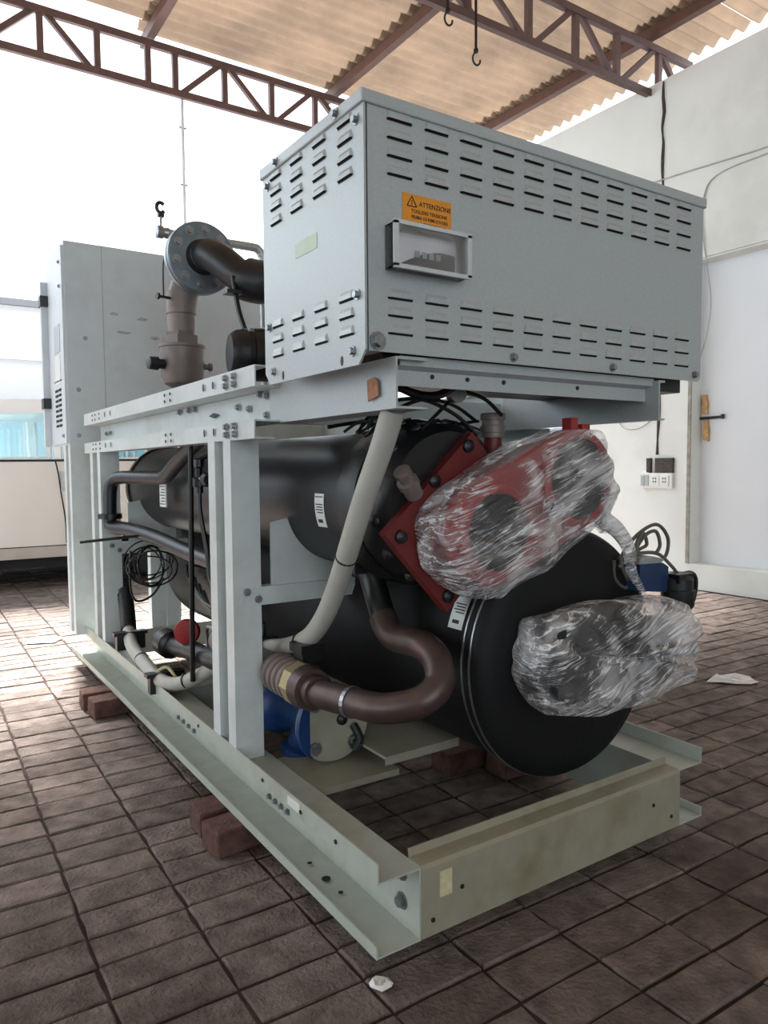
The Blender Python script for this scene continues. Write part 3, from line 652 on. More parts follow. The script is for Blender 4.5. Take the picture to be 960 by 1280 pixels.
b = MB(); b.box(-0.02, 1.0, 0.085, 0.46, 1.205, 1.243, 'dark_steel'); build(b, 'floor_pan', 'dark_steel', box)
for x in (0.10, 0.20, 0.31, 0.56): put(DOT, 'rivet', (x, 0.0735, 1.195), tr_)
def louver_mesh(wd):
    b = MB(); h0, h1, d = 0.0105, -0.0075, 0.0055; a = wd/2; i_ = 0.006
    v = [(-a+i_, 0, h0), (a-i_, 0, h0), (a, 0, h1), (-a, 0, h1), (-a+i_+0.002, -d*0.8, h0-0.008), (a-i_-0.002, -d*0.8, h0-0.008), (a-0.004, -d, h1), (-a+0.004, -d, h1)]
    b.add(v, [(0, 1, 5, 4), (4, 5, 6, 7), (1, 2, 6, 5), (0, 4, 7, 3)], 'box_paint')
    b.add([v[3], v[2], v[6], v[7], (-a, -0.0006, h1), (a, -0.0006, h1), (a-0.002, -0.0006, h1-0.004), (-a+0.002, -0.0006, h1-0.004)], [(0, 3, 2, 1), (4, 7, 6, 5)], 'slot_dark')
    return b.mesh('louvre', 'box_paint')
LF = louver_mesh(0.064); LS = louver_mesh(0.060)
ROWS = [1.693, 1.657, 1.6215, 1.586, 1.342, 1.307, 1.2715]
for r in ROWS:
    for k in range(11): put(LF, 'louvre', (-0.0135+0.0938*k, Y0, r+0.0075), box)
    for k in range(4): put(LS, 'louvre', (X0, 0.098+0.1085*k, r+0.0075), box, LEFT)
for x, z in ((-0.070, 1.252), (0.30, 1.247), (0.64, 1.247), (0.985, 1.250)): put(BOLT_L if x < 0 else BOLT, 'bolt', (x, Y0, z), box)
for y, z in ((0.055, 1.685), (0.47, 1.685), (0.055, 1.345), (0.47, 1.345), (0.075, 1.235), (0.45, 1.235)): put(BOLT, 'bolt', (X0, y, z), box, LEFT)
for y in (0.125, 0.41): put(BOLT, 'bolt', (X0-0.006, y, Z1-0.013), box, LEFT)
for y in (0.12, 0.40): put(DOT, 'slot_hole', (X0, y, 1.221), box, LEFT, (1, 0.5, 2.0))
build(MB().box(X0-0.001, X0, 0.222, 0.325, 1.478, 1.512, 'sticker_green'), 'faded_sticker', 'sticker_green', box, label='faded pale green sticker')
st = build(MB().box(-0.008, 0.119, Y0-0.0012, Y0, 1.484, 1.556, 'sticker_orange'), 'warning_sticker', 'sticker_orange', box, label='orange warning sticker with dark lettering')
def text(body, x, z, size, parent_thing, y, align='LEFT', m='sticker_ink', rot=(PI/2, 0, 0)):
    cu = bpy.data.curves.new('lettering', 'FONT'); cu.body = body; cu.size = size; cu.align_x = align; cu.extrude = 0.0002; cu.offset = size*0.012
    to = bpy.data.objects.new('lettering_tmp', cu); col.objects.link(to)
    dg = bpy.context.evaluated_depsgraph_get(); me = bpy.data.meshes.new_from_object(to.evaluated_get(dg))
    bpy.data.objects.remove(to); me.materials.clear(); me.materials.append(MATS[m])
    o = bpy.data.objects.new('lettering', me); col.objects.link(o); o.parent = parent_thing
    o.location = Vector((x, y, z))-rootloc(parent_thing); o.rotation_euler = rot
    return o
YS = Y0-0.0015
text('ATTENZIONE', 0.034, 1.5345, 0.0135, box, YS)
text('TOGLIERE TENSIONE', 0.014, 1.5195, 0.0098, box, YS)
text('PRIMA DI RIMUOVERE', 0.014, 1.5075, 0.0098, box, YS)
text('LA PROTEZIONE', 0.030, 1.4955, 0.0098, box, YS)
b = MB(); tri = [(0.004, 1.5315), (0.028, 1.5315), (0.016, 1.5515)]
for k in range(3):
    p, q = tri[k], tri[(k+1) % 3]; b.bar((p[0], YS, p[1]), (q[0], YS, q[1]), 0.0006, 0.0022, 'sticker_ink', up=(0, 0, 1) if k else (0, 0, 1))
b.bar((0.016, YS, 1.544), (0.016, YS, 1.534), 0.002, 0.0006, 'sticker_ink'); build(b, 'warning_triangle', 'sticker_ink', box)
# clear gauge window in front of the panel
gx0, gx1, gz0, gz1 = -0.050, 0.138, 1.395, 1.482; gy = -0.008
b = MB(); b.box(gx0+0.008, gx1-0.008, Y0-0.003, Y0-0.001, gz0+0.008, gz1-0.008, 'backing_white'); build(b, 'gauge_backing', 'backing_white', box)  # plain white sheet behind the gauge face
b = MB(); n = 20; pl = [(gx0+0.03+(gx1-gx0-0.045)*k/n, gz0+0.015+0.036*math.sin(PI*0.62*k/n)) for k in range(n+1)] + [(gx1-0.015, gz0+0.012), (gx0+0.03, gz0+0.012)]
b.prism(pl, XZ, Y0-0.008, Y0-0.004, 'plastic_black'); build(b, 'gauge_face', 'plastic_black', box)
for k in range(4): build(MB().box(0.018+0.018*k, 0.030+0.018*k, Y0-0.0095, Y0-0.0085, 1.428, 1.441, 'galv'), 'gauge_digit', 'galv', box)
b = MB(); b.box(gx0, gx1, gy, gy+0.003, gz0, gz1, 'clear_plastic')
b.box(gx0, gx0+0.003, gy, Y0, gz0, gz1, 'clear_plastic'); b.box(gx1-0.003, gx1, gy, Y0, gz0, gz1, 'clear_plastic'); b.box(gx0, gx1, gy, Y0, gz1-0.003, gz1, 'clear_plastic'); b.box(gx0, gx1, gy, Y0, gz0, gz0+0.003, 'clear_plastic')
build(b, 'clear_cover', 'clear_plastic', box)
b = MB()
for (a0, a1, c0, c1) in ((gx0-0.004, gx1+0.004, gz1-0.005, gz1+0.003), (gx0-0.004, gx1+0.004, gz0-0.003, gz0+0.005), (gx0-0.004, gx0+0.006, gz0, gz1), (gx1-0.006, gx1+0.004, gz0, gz1)): b.box(a0, a1, gy-0.003, gy+0.004, c0, c1, 'window_frame_clear')
build(b, 'cover_frame', 'window_frame_clear', box)

# ---- electrical cabinet
KX0, KX1, KY0, KY1, KZ0, KZ1 = -0.150, 0.98, 2.750, 3.18, 1.123, 2.132
b = MB(); b.box(KX0, KX1, KY0, KY1, KZ0, KZ1, 'cabinet_paint'); cab = build(b, 'electrical_cabinet', 'cabinet_paint', ch)
b = MB(); b.box(KX0-0.012, KX0-0.001, KY0+0.015, KY1+0.03, KZ0+0.008, KZ1-0.02, 'cabinet_paint'); dr = build(b, 'cabinet_door', 'cabinet_paint', cab)
b = MB(); b.box(KX0-0.045, KX0-0.012, KY1-0.005, KY1+0.035, KZ0+0.0, KZ1-0.12, 'cabinet_paint'); build(b, 'door_edge', 'cabinet_paint', cab)
for z in (1.33, 1.88): b = MB(); b.box(KX0-0.052, KX0-0.008, KY1-0.03, KY1+0.04, z, z+0.055, 'dark_steel'); build(b, 'hinge', 'dark_steel', cab)
build(MB().box(0.028, 0.031, KY0-0.0015, KY0, KZ0, KZ1, 'wire_grey'), 'seam', 'wire_grey', cab)
build(MB().box(0.50, 0.503, KY0-0.0015, KY0, KZ0, KZ1, 'wire_grey'), 'seam', 'wire_grey', cab)
for x, z in ((-0.06, 1.66), (-0.10, 1.40), (-0.105, 1.17)): put(BOLT, 'screw', (x, KY0, z), cab)
for y, z in ((2.82, 2.04), (2.82, 1.92), (2.82, 1.17)): put(BOLT, 'screw', (KX0-0.012, y, z), cab, LEFT)
for k in range(8):
    for y in (2.86, 2.95): build(MB().box(KX0-0.016, KX0-0.012, y, y+0.06, 1.22+0.026*k, 1.232+0.026*k, 'slot_dark'), 'vent_slot', 'slot_dark', cab)
for y0, y1, z0, z1, mm in ((2.85, 3.0, 1.60, 1.74, 'galv'), (2.86, 3.0, 1.44, 1.585, 'label_white'), (2.84, 3.02, 1.452, 1.458, 'dark_steel')): build(MB().box(KX0-0.0145, KX0-0.012, y0, y1, z0, z1, mm), 'door_label', mm, cab)
for x, z, w_, h_ in ((0.085, 1.795, 0.06, 0.022), (0.225, 1.782, 0.07, 0.030), (0.13, 1.705, 0.09, 0.026), (0.29, 1.69, 0.06, 0.026)):
    b = MB(); rnd = random.Random(int(x*1000)); b.prism([(x+w_*math.cos(2*PI*k/11)*rnd.uniform(0.6, 1)*0.5, z+h_*math.sin(2*PI*k/11)*rnd.uniform(0.4, 1)*0.5) for k in range(11)], XZ, KY0-0.0006, KY0, 'scuff'); build(b, 'scuff_mark', 'scuff', cab)

# ---- discharge pipe with flange pair and check valve above the rails
b = MB(); fy = 1.75; fx, fz, frr = 0.200, 1.863, 0.144
b.lathe([(0, 0.07), (0, frr-0.004), (0.004, frr), (0.026, frr), (0.028, frr-0.02)], (fx, fy, fz), (0, 1, 0), 'flange_grey', 48); fl = build(b, 'pipe_flange', 'flange_grey', ch, 40)
b = MB(); b.lathe([(0.034, frr-0.02), (0.036, frr), (0.058, frr), (0.062, frr-0.01), (0.062, 0.06)], (fx, fy, fz), (0, 1, 0), 'galv', 48); build(b, 'back_flange', 'galv', fl, 40)
for k in range(10):
    a = 2*PI*k/10+0.2; put(BOLT_L, 'bolt', (fx+0.112*math.cos(a), fy, fz+0.112*math.sin(a)), fl)
    b = MB(); b.tube([(fx+0.112*math.cos(a), fy+0.02, fz+0.112*math.sin(a)), (fx+0.112*math.cos(a), fy+0.085, fz+0.112*math.sin(a))], 0.008, 'steel', 8); build(b, 'stud', 'steel', fl)
b = MB(); b.lathe([(-0.035, 0.058), (-0.033, 0.064), (0, 0.072)], (fx, fy, fz), (0, 1, 0), 'rubber_black', 32); build(b, 'flange_collar', 'rubber_black', fl, 40)
b = MB(); b.tube([(fx+0.002, 1.735, fz), (fx+0.01, 1.68, fz-0.008), (fx+0.035, 1.62, fz-0.045), (fx+0.075, 1.555, fz-0.105), (fx+0.120, 1.50, fz-0.135), (fx+0.20, 1.43, fz-0.146), (fx+0.33, 1.40, fz-0.146), (fx+0.45, 1.39, fz-0.146)], lambda t: 0.064 if t < 0.5 else 0.084, 'rubber_black', 24, 8); build(b, 'discharge_pipe', 'rubber_black', ch, 40)
vx, vy = 0.140, 1.86
b = MB(); b.tube([(fx, 1.80, fz-0.01), (fx-0.01, 1.835, fz-0.04), (0.158, 1.858, fz-0.11), (0.142, 1.862, fz-0.18), (0.140, 1.862, 1.66)], 0.062, 'bronze', 24, 6)
b.lathe([(0, 0.057), (0.075, 0.057), (0.08, 0.062), (0.10, 0.062), (0.103, 0.058), (0.17, 0.060)], (vx, vy, 1.565), (0, 0, 1), 'bronze', 28); cv = build(b, 'check_valve', 'bronze', ch, 35)
b = MB(); b.lathe([(0, 0.04), (0.02, 0.075), (0.05, 0.088), (0.165, 0.092), (0.170, 0.096), (0.180, 0.096)], (vx, vy, 1.335), (0, 0, 1), 'bronze', 32); build(b, 'valve_body', 'bronze', cv, 35)
b = MB(); b.lathe([(0, 0.084), (0.035, 0.084), (0.038, 0.066), (0.055, 0.062)], (vx, vy, 1.516), (0, 0, 1), 'bronze', 6); build(b, 'valve_nut', 'bronze', cv)
b = MB(); b.lathe([(0, 0.02), (0.03, 0.02), (0.032, 0.028), (0.07, 0.026), (0.072, 0.018)], (vx-0.08, vy-0.02, 1.43), (-1, -0.1, 0.02), 'dark_steel', 16); build(b, 'valve_port', 'dark_steel', cv, 35)
b = MB(); b.lathe([(0, 0.012), (0.02, 0.012), (0.022, 0.018), (0.035, 0.016)], (vx+0.085, vy-0.02, 1.43), (1, -0.1, 0), 'bronze', 10); build(b, 'valve_plug', 'bronze', cv)
b = MB(); b.lathe([(0, 0.006), (0.05, 0.006), (0.05, 0.014), (0.06, 0.014)], (vx-0.055, vy-0.03, 1.70), (-1, -0.2, 0.02), 'dark_steel', 8); b.tube([(vx-0.085, vy-0.04, 1.70), (vx-0.080, vy-0.04, 1.85), (vx-0.05, vy-0.06, 1.92), (fx-0.08, fy+0.03, 1.93)], 0.0035, 'plastic_black', 6); build(b, 'capillary_line', 'plastic_black', cv)
# thin galvanised line behind the flange, with a small valve
b = MB(); b.tube([(0.087, 1.95, 1.998), (0.30, 1.95, 1.998), (0.50, 1.95, 2.0), (0.535, 1.95, 1.992), (0.552, 1.95, 1.965), (0.556, 1.95, 1.9), (0.558, 1.95, 1.35)], 0.019, 'galv', 12, 5); gl_ = build(b, 'vent_line', 'galv', ch, 40)
b = MB(); b.lathe([(0, 0.012), (0.005, 0.026), (0.03, 0.026), (0.033, 0.02), (0.05, 0.024), (0.06, 0.02)], (0.068, 1.95, 1.998), (1, 0, 0), 'steel', 12); b.tube([(0.090, 1.95, 2.0), (0.092, 1.95, 2.07)], 0.006, 'steel', 8); build(b, 'vent_valve', 'steel', gl_, 30)
b = MB(); b.tube([(0.092+0.017*math.cos(t), 1.95, 2.100+0.021*math.sin(t)) for t in [0.7+k*0.49 for k in range(11)]], 0.008, 'dark_steel', 8, 2); b.box(0.080, 0.104, 1.94, 1.96, 2.062, 2.08, 'dark_steel'); build(b, 'valve_handle', 'dark_steel', gl_, 40)
# motor end behind the box, strap
b = MB(); b.lathe([(0, 0.03), (0.0, 0.07), (0.02, 0.088), (0.06, 0.094), (0.062, 0.088), (0.08, 0.088), (0.082, 0.098), (0.14, 0.10), (0.142, 0.092), (0.42, 0.10)], (0.165, 1.40, 1.425), (1, -0.18, 0), 'rubber_black', 36); build(b, 'compressor_end', 'rubber_black', ch, 35)
b = MB(); b.tube([(0.225, 1.50, 1.735), (0.235, 1.47, 1.60), (0.25, 1.42, 1.48), (0.265, 1.40, 1.33)], 0.010, 'plastic_black', 8); b.box(0.19, 0.25, 1.47, 1.52, 1.665, 1.68, 'plastic_black'); build(b, 'tie_strap', 'plastic_black', ch, 40)
# ---- grey conduit looping down and along the base
cp = [(0.016, 0.1, 1.125), (0.017, 0.15, 1.042), (0.016, 0.22, 0.933), (0.023, 0.3, 0.815), (0.044, 0.4, 0.702), (0.057, 0.5, 0.597), (0.062, 0.6, 0.523), (0.068, 0.75, 0.467), (0.058, 0.92, 0.425), (0.035, 1.2, 0.325), (0.005, 1.33, 0.255), (-0.050, 1.412, 0.212), (-0.085, 1.50, 0.205), (-0.088, 1.70, 0.222), (-0.080, 1.938, 0.25), (-0.052, 2.10, 0.285)]
b = MB(); b.tube(cp, 0.0265, 'conduit_grey', 18, 6); cn = build(b, 'conduit', 'conduit_grey', ch, 40)
b = MB()
b.tube([(-0.052, 2.10, 0.285), (-0.02, 2.25, 0.36), (0.0, 2.38, 0.45), (0.03, 2.55, 0.55)], lambda t: 0.032+0.0035*math.sin(t*150), 'dark_steel', 14, 24); build(b, 'corrugated_conduit', 'dark_steel', cn, 40)
for i, (p, q) in enumerate(((cp[3], cp[4]), (cp[6], cp[7]), (cp[11], cp[10]), (cp[13], cp[14]))):
    d = Vector(q)-Vector(p); b = MB(); b.lathe([(0, 0.0285), (0.006, 0.0285)], Vector(p)+d*0.3, d, 'plastic_black', 18); build(b, 'cable_tie', 'plastic_black', cn)
for (cx, cy, cz, sx) in ((-0.072, 2.02, 0.262, 0.05), (-0.075, 1.52, 0.20, 0.05)):
    b = MB(); b.box(cx-sx, cx+sx+0.02, cy, cy+0.035, cz-0.045, cz+0.02, 'plastic_black'); b.box(cx-sx-0.012, cx+sx+0.03, cy-0.004, cy+0.04, cz+0.018, cz+0.032, 'plastic_black'); build(b, 'pipe_clamp', 'plastic_black', cn)
b = MB(); b.box(0.025, 0.085, 0.565, 0.625, 0.462, 0.492, 'plastic_black'); b.box(0.018, 0.092, 0.558, 0.632, 0.488, 0.512, 'plastic_black'); build(b, 'pipe_clamp', 'plastic_black', cn)
b = MB(); b.tube([(-0.10, 1.53, 0.235), (-0.06, 1.52, 0.25), (-0.03, 1.47, 0.205), (0.02, 1.44, 0.19)], 0.006, 'tape_beige', 8); build(b, 'earth_wire', 'tape_beige', cn, 40)
# ---- copper return pipe with brass coupling
kp = [(0.184, 0.405, 0.60), (0.178, 0.365, 0.568), (0.178, 0.32, 0.558), (0.178, 0.22, 0.561), (0.182, 0.165, 0.533), (0.165, 0.135, 0.488), (0.115, 0.145, 0.450), (0.064, 0.22, 0.424), (0.035, 0.32, 0.418), (0.014, 0.44, 0.412), (0.006, 0.52, 0.412)]
b = MB(); b.tube(kp, 0.037, 'copper', 22, 8); cpz = build(b, 'copper_pipe', 'copper', ch, 45)
dv = Vector((0.04, 1.0, -0.02)).normalized()
o0 = Vector((0.010, 0.475, 0.413))
b = MB(); b.lathe([(-0.03, 0.041), (0.0, 0.043), (0.0, 0.055), (0.045, 0.060), (0.05, 0.05)], o0, dv, 'copper', 22); build(b, 'coupling_sleeve', 'copper', cpz, 35)
b = MB(); b.lathe([(0.045, 0.052), (0.045, 0.060), (0.095, 0.060), (0.098, 0.05)], o0, dv, 'brass', 8); build(b, 'brass_nut', 'brass', cpz)
b = MB(); b.lathe([(0.095, 0.042)]+[q for k in range(4) for q in ((0.10+k*0.035, 0.044), (0.105+k*0.035, 0.058), (0.122+k*0.035, 0.058), (0.127+k*0.035, 0.044))]+[(0.75, 0.044)], o0, dv, 'bronze', 22); build(b, 'bellows_pipe', 'bronze', cpz, 35)
b = MB(); b.lathe([(-0.006, 0.040), (0.006, 0.040)], (0.035, 0.32, 0.418), Vector(kp[9])-Vector(kp[7]), 'steel', 20); build(b, 'solder_ring', 'bronze', cpz)
b = MB(); b.tube([(0.173, 0.48, 0.77), (0.184, 0.46, 0.703), (0.186, 0.43, 0.642), (0.185, 0.40, 0.595)], 0.034, 'plastic_black', 18, 6); b.box(0.12, 0.25, 0.44, 0.52, 0.715, 0.745, 'rubber_black'); build(b, 'drop_pipe', 'rubber_black', ch, 40)
# ---- blue strainer with blank flange at the foot of the post
b = MB(); b.lathe([(0, 0.02), (0.0, 0.110), (0.004, 0.114), (0.018, 0.114)], (0.141, 0.60, 0.262), (0.05, 1, 0.0), 'dirt_shade_paint', 40); bf = build(b, 'blank_flange', 'base_paint', ch, 40)  # disc colour darkened the same way, dirt plus painted shade
b = MB(); b.lathe([(0.020, 0.114), (0.034, 0.114), (0.036, 0.085), (0.07, 0.06), (0.16, 0.055), (0.20, 0.07), (0.23, 0.085), (0.25, 0.085)], (0.141, 0.60, 0.262), (-0.22, 1, 0.0), 'blue_paint', 36); b.lathe([(0, 0.045), (0.09, 0.04), (0.10, 0.055), (0.12, 0.055)], (0.125, 0.72, 0.25), (-0.3, 0.2, -1), 'blue_paint', 20); build(b, 'strainer_body', 'blue_paint', bf, 35)
for k in range(4):
    a = PI/4+k*PI/2; put(BOLT_L, 'bolt', (0.141+0.088*math.cos(a), 0.598, 0.262+0.088*math.sin(a)), bf)
put(HB, 'gauge_plug', (0.165, 0.598, 0.27), bf)
b = MB(); b.tube([(0.20, 0.56, 0.20), (0.27, 0.535, 0.185)], 0.004, 'dark_steel', 6); b.tube([(0.20, 0.59, 0.25), (0.21, 0.57, 0.21), (0.19, 0.57, 0.18)], 0.012, 'dark_steel', 8); build(b, 'drain_pin', 'dark_steel', bf)
# valve behind the post under crossbar
b = MB(); b.tube([(0.05, 0.92, 0.59), (0.052, 0.92, 0.50)], 0.008, 'steel', 8); b.lathe([(0, 0.022), (0.04, 0.024), (0.045, 0.014)], (0.052, 0.92, 0.47), (0, 0, 1), 'steel', 10); b.box(0.0, 0.10, 0.88, 0.96, 0.455, 0.468, 'dark_steel'); b.box(0.0, 0.012, 0.88, 0.96, 0.37, 0.455, 'dark_steel'); build(b, 'hanger_bracket', 'dark_steel', ch)
# ---- piping and wiring in the open side bay
b = MB(); b.tube([(0.03, 1.30, 1.12), (0.022, 1.415, 1.085), (0.024, 1.60, 1.025), (0.024, 1.74, 0.972), (0.018, 1.82, 0.963), (-0.015, 2.02, 0.962), (-0.046, 2.18, 0.961), (-0.066, 2.235, 0.945), (-0.078, 2.25, 0.905), (-0.082, 2.25, 0.80), (-0.082, 2.25, 0.745)], 0.029, 'rubber_black', 16, 6); up = build(b, 'suction_line', 'rubber_black', ch, 40)
b = MB(); b.lathe([(0, 0.052), (0.022, 0.052)], (-0.082, 2.25, 0.775), (0, 0, 1), 'plastic_black', 20); b.tube([(-0.082, 2.25, 0.75), (-0.072, 2.22, 0.738), (-0.025, 2.10, 0.730), (0.02, 1.9, 0.708), (0.05, 1.6, 0.676), (0.07, 1.3, 0.655)], 0.031, 'vessel_black', 16, 6); build(b, 'return_line', 'rubber_black', ch, 40)
b = MB(); b.tube([(-0.03, 1.285, 1.09), (-0.03, 1.32, 0.24)], 0.0095, 'plastic_black', 10); build(b, 'riser_pipe', 'plastic_black', ch, 40)
b = MB(); b.lathe([(0, 0.014), (0.02, 0.014), (0.022, 0.022), (0.05, 0.022), (0.055, 0.012), (0.085, 0.012), (0.09, 0.018), (0.115, 0.018), (0.12, 0.010)], (-0.02, 1.235, 0.915), (0, 0, 1), 'plastic_black', 12); b.tube([(-0.02, 1.29, 0.962), (-0.02, 1.15, 0.962)], 0.010, 'plastic_black', 8); b.lathe([(0, 0.02), (0.01, 0.026), (0.03, 0.02)], (-0.02, 1.165, 0.962), (0, -1, 0), 'plastic_black', 10); sv = build(b, 'service_valve', 'plastic_black', ch, 30)
b = MB(); b.tube([(-0.02, 1.235, 0.92), (-0.02, 1.232, 0.85), (-0.005, 1.215, 0.72), (0.0, 1.20, 0.62), (0.01, 1.13, 0.57)], 0.009, 'plastic_black', 8); b.tube([(-0.02, 1.235, 1.03), (0.0, 1.2, 1.05), (0.02, 1.10, 1.09)], 0.012, 'plastic_black', 8); build(b, 'hose', 'plastic_black', sv, 40)
# hanging coil of cable
rnd = random.Random(11)
for k in range(7):
    cy, cz = 2.0+rnd.uniform(-0.03, 0.03), 0.575+rnd.uniform(-0.02, 0.02); ra, rb_ = 0.085+rnd.uniform(-0.03, 0.03), 0.085+rnd.uniform(-0.03, 0.03); xx = 0.03
    b = MB(); b.tube([(xx+ra*math.cos(t), cy+0.04*math.sin(t+k)+0.012*k, cz+rb_*math.sin(t)) for t in [2*PI*q/14+0.3*k for q in range(15)]], 0.0036, 'plastic_black', 6, 3); build(b, 'coiled_cable', 'plastic_black', ch, 40)
b = MB(); b.tube([(-0.263, 2.0, 0.698), (-0.12, 2.0, 0.706), (0.0, 2.0, 0.712)], 0.006, 'plastic_black', 6); build(b, 'protruding_rod', 'plastic_black', ch)
b = MB(); b.tube([(-0.06, 2.0, 0.65), (-0.065, 2.0, 0.50), (-0.04, 2.0, 0.43), (0.03, 2.0, 0.45), (0.08, 2.0, 0.52)], 0.005, 'plastic_black', 6); build(b, 'loose_cable', 'plastic_black', ch, 40)
# lower line with a red valve
b = MB(); b.tube([(-0.0, 1.80, 0.30), (0.005, 1.65, 0.300), (0.01, 1.45, 0.318), (0.02, 1.2, 0.335), (0.03, 1.0, 0.35)], lambda t: 0.035+0.004*(abs(math.sin(t*20)) > 0.9), 'vessel_black', 16, 6); lw = build(b, 'liquid_line', 'bronze', ch, 40)
b = MB(); b.lathe([(0, 0.02), (0.005, 0.045), (0.03, 0.05), (0.05, 0.045), (0.055, 0.02)], (0.02, 1.50, 0.385), (-0.5, -0.85, 0.05), 'red_paint', 20); build(b, 'red_valve_cap', 'red_paint', lw, 40)
b = MB(); b.lathe([(0, 0.04), (0.01, 0.055), (0.09, 0.055), (0.10, 0.04)], (-0.002, 1.64, 0.30), (0, 1, 0), 'plastic_black', 14); build(b, 'valve_body', 'plastic_black', lw, 35)
b = MB(); b.tube([(0.02, 1.30, 0.36), (0.02, 1.30, 0.43), (0.02, 1.22, 0.435), (0.02, 1.20, 0.40)], 0.007, 'steel', 6); build(b, 'valve_lever', 'steel', lw)
# junction block and wires deeper in the bay
b = MB(); b.box(0.12, 0.22, 1.45, 1.75, 0.42, 0.60, 'plastic_black'); build(b, 'junction_box', 'plastic_black', ch)
for k in range(5):
    z = 0.60-0.02*k; b = MB(); b.tube([(0.10, 1.75-0.05*k, z), (0.06, 1.6-0.06*k, z-0.04), (0.05, 1.4-0.06*k, z-0.10), (0.08, 1.15, z-0.11)], 0.006, 'plastic_black', 6); build(b, 'loose_cable', 'plastic_black', ch, 40)
# wires under the louvred box
for pts in ([(0.06, 0.28, 1.09), (0.10, 0.26, 1.15), (0.20, 0.25, 1.165), (0.30, 0.24, 1.13), (0.36, 0.23, 1.08)], [(0.09, 0.32, 1.08), (0.14, 0.3, 1.13), (0.24, 0.3, 1.17), (0.34, 0.3, 1.16), (0.42, 0.3, 1.12)], [(0.03, 0.14, 1.19), (0.10, 0.14, 1.165), (0.17, 0.14, 1.165), (0.24, 0.14, 1.20)], [(0.20, 0.25, 1.09), (0.26, 0.25, 1.14), (0.32, 0.25, 1.19)], [(0.02, 0.4, 1.10), (0.12, 0.38, 1.115), (0.2, 0.36, 1.10)], [(0.27, 0.2, 1.19), (0.36, 0.2, 1.17), (0.42, 0.2, 1.13)]):
    b = MB(); b.tube(pts, 0.005 if pts[0][0] != 0.03 else 0.010, 'plastic_black', 8); build(b, 'loose_cable', 'plastic_black', ch, 40)
for k in range(26):
    x = 0.06+0.0125*k+rnd.uniform(-0.01, 0.01); b = MB(); b.tube([(x-0.03, 0.30+rnd.uniform(-0.05, 0.05), 1.085+rnd.uniform(-0.01, 0.01)), (x, 0.30, 1.105+rnd.uniform(-0.01, 0.015)), (x+0.05, 0.28, 1.10+rnd.uniform(-0.01, 0.02))], 0.004, 'plastic_black', 5, 3); build(b, 'cable_end', 'plastic_black', ch)
b = MB(); b.lathe([(0, 0.01), (0, 0.026), (0.02, 0.026), (0.022, 0.02)], (0.245, 0.16, 1.178), (0, 1, 0), 'steel', 16); build(b, 'terminal_stud', 'steel', ch, 30)
# ---- flow switch on the far nozzle
b = MB(); b.prism([(0.795, 0.655), (0.925, 0.640), (0.925, 0.712), (0.90, 0.725), (0.80, 0.728)], XZ, 0.06, 0.14, 'navy'); fs = build(b, 'flow_switch', 'navy', ch)
b = MB(); b.prism([(0.80, 0.728), (0.90, 0.725), (0.912, 0.735), (0.85, 0.748), (0.81, 0.744)], XZ, 0.065, 0.135, 'galv'); build(b, 'switch_lid', 'galv', fs)
b = MB(); b.lathe([(0, 0.035), (0.015, 0.045), (0.06, 0.047), (0.062, 0.042), (0.09, 0.042), (0.10, 0.034)], (0.962, 0.055, 0.585), (0, 0, 1), 'dark_steel', 20); b.box(0.925, 0.995, 0.025, 0.085, 0.668, 0.692, 'plastic_black'); build(b, 'connector', 'dark_steel', fs, 35)
b = MB(); b.tube([(0.98, 0.055, 0.685), (1.025, 0.055, 0.685), (1.045, 0.055, 0.66), (1.035, 0.055, 0.61), (1.0, 0.055, 0.575)], 0.008, 'plastic_black', 8); build(b, 'connector_handle', 'plastic_black', fs, 40)
for pts in ([(0.80, 0.1, 0.68), (0.77, 0.1, 0.74), (0.83, 0.1, 0.80), (0.92, 0.1, 0.83), (0.975, 0.1, 0.79), (0.97, 0.1, 0.74), (0.93, 0.1, 0.72)], [(0.76, 0.1, 0.72), (0.82, 0.1, 0.755), (0.87, 0.1, 0.80), (0.92, 0.1, 0.81), (0.94, 0.1, 0.77), (0.92, 0.1, 0.745)], [(0.80, 0.1, 0.73), (0.84, 0.1, 0.76), (0.88, 0.1, 0.775), (0.86, 0.1, 0.81), (0.83, 0.1, 0.77), (0.83, 0.1, 0.745)], [(0.76, 0.1, 0.745), (0.85, 0.1, 0.752), (0.93, 0.1, 0.745), (0.965, 0.08, 0.71), (0.965, 0.06, 0.69)], [(0.74, 0.1, 0.74), (0.745, 0.1, 0.69), (0.79, 0.1, 0.66), (0.82, 0.1, 0.69), (0.81, 0.1, 0.74)]):
    b = MB(); b.tube(pts, 0.0052, 'cable_olive', 8); build(b, 'switch_cable', 'dark_steel', fs, 40)

# ================================================================== plastic stretch film
def film(name, label, ang_, cx, cz, hl, prof, seed, amp=0.008, seg=120):
    """closed wrinkled bag around an obround; prof: (y, radius)"""
    rnd = random.Random(seed); ph = [(rnd.randint(3, 17), rnd.uniform(0, 6.28), rnd.uniform(0.3, 1.0), rnd.uniform(-30, 30)) for _ in range(9)]
    b = MB(); loops = []; c, s_ = math.cos(ang_), math.sin(ang_)
    for (y, r) in prof:
        lp = []
        for k in range(seg):
            a = 2*PI*k/seg; ex = hl*max(-1, min(1, math.cos(a)*1.6))
            w_ = sum(q[2]*math.sin(q[0]*a+q[1]+q[3]*y) for q in ph)/len(ph)
            rr = r + amp*w_*2.2
            x = ex*min(1, r/0.06) + rr*math.cos(a); z = rr*math.sin(a)
            lp.append((cx+x*c-z*s_, y+amp*0.8*math.sin(5*a+ph[0][1])+amp*0.6*math.sin(11*a+ph[1][1]), cz+x*s_+z*c))
        loops.append(lp)
    ring_loft(loops, 'plastic_film', b, False, True)
    return b
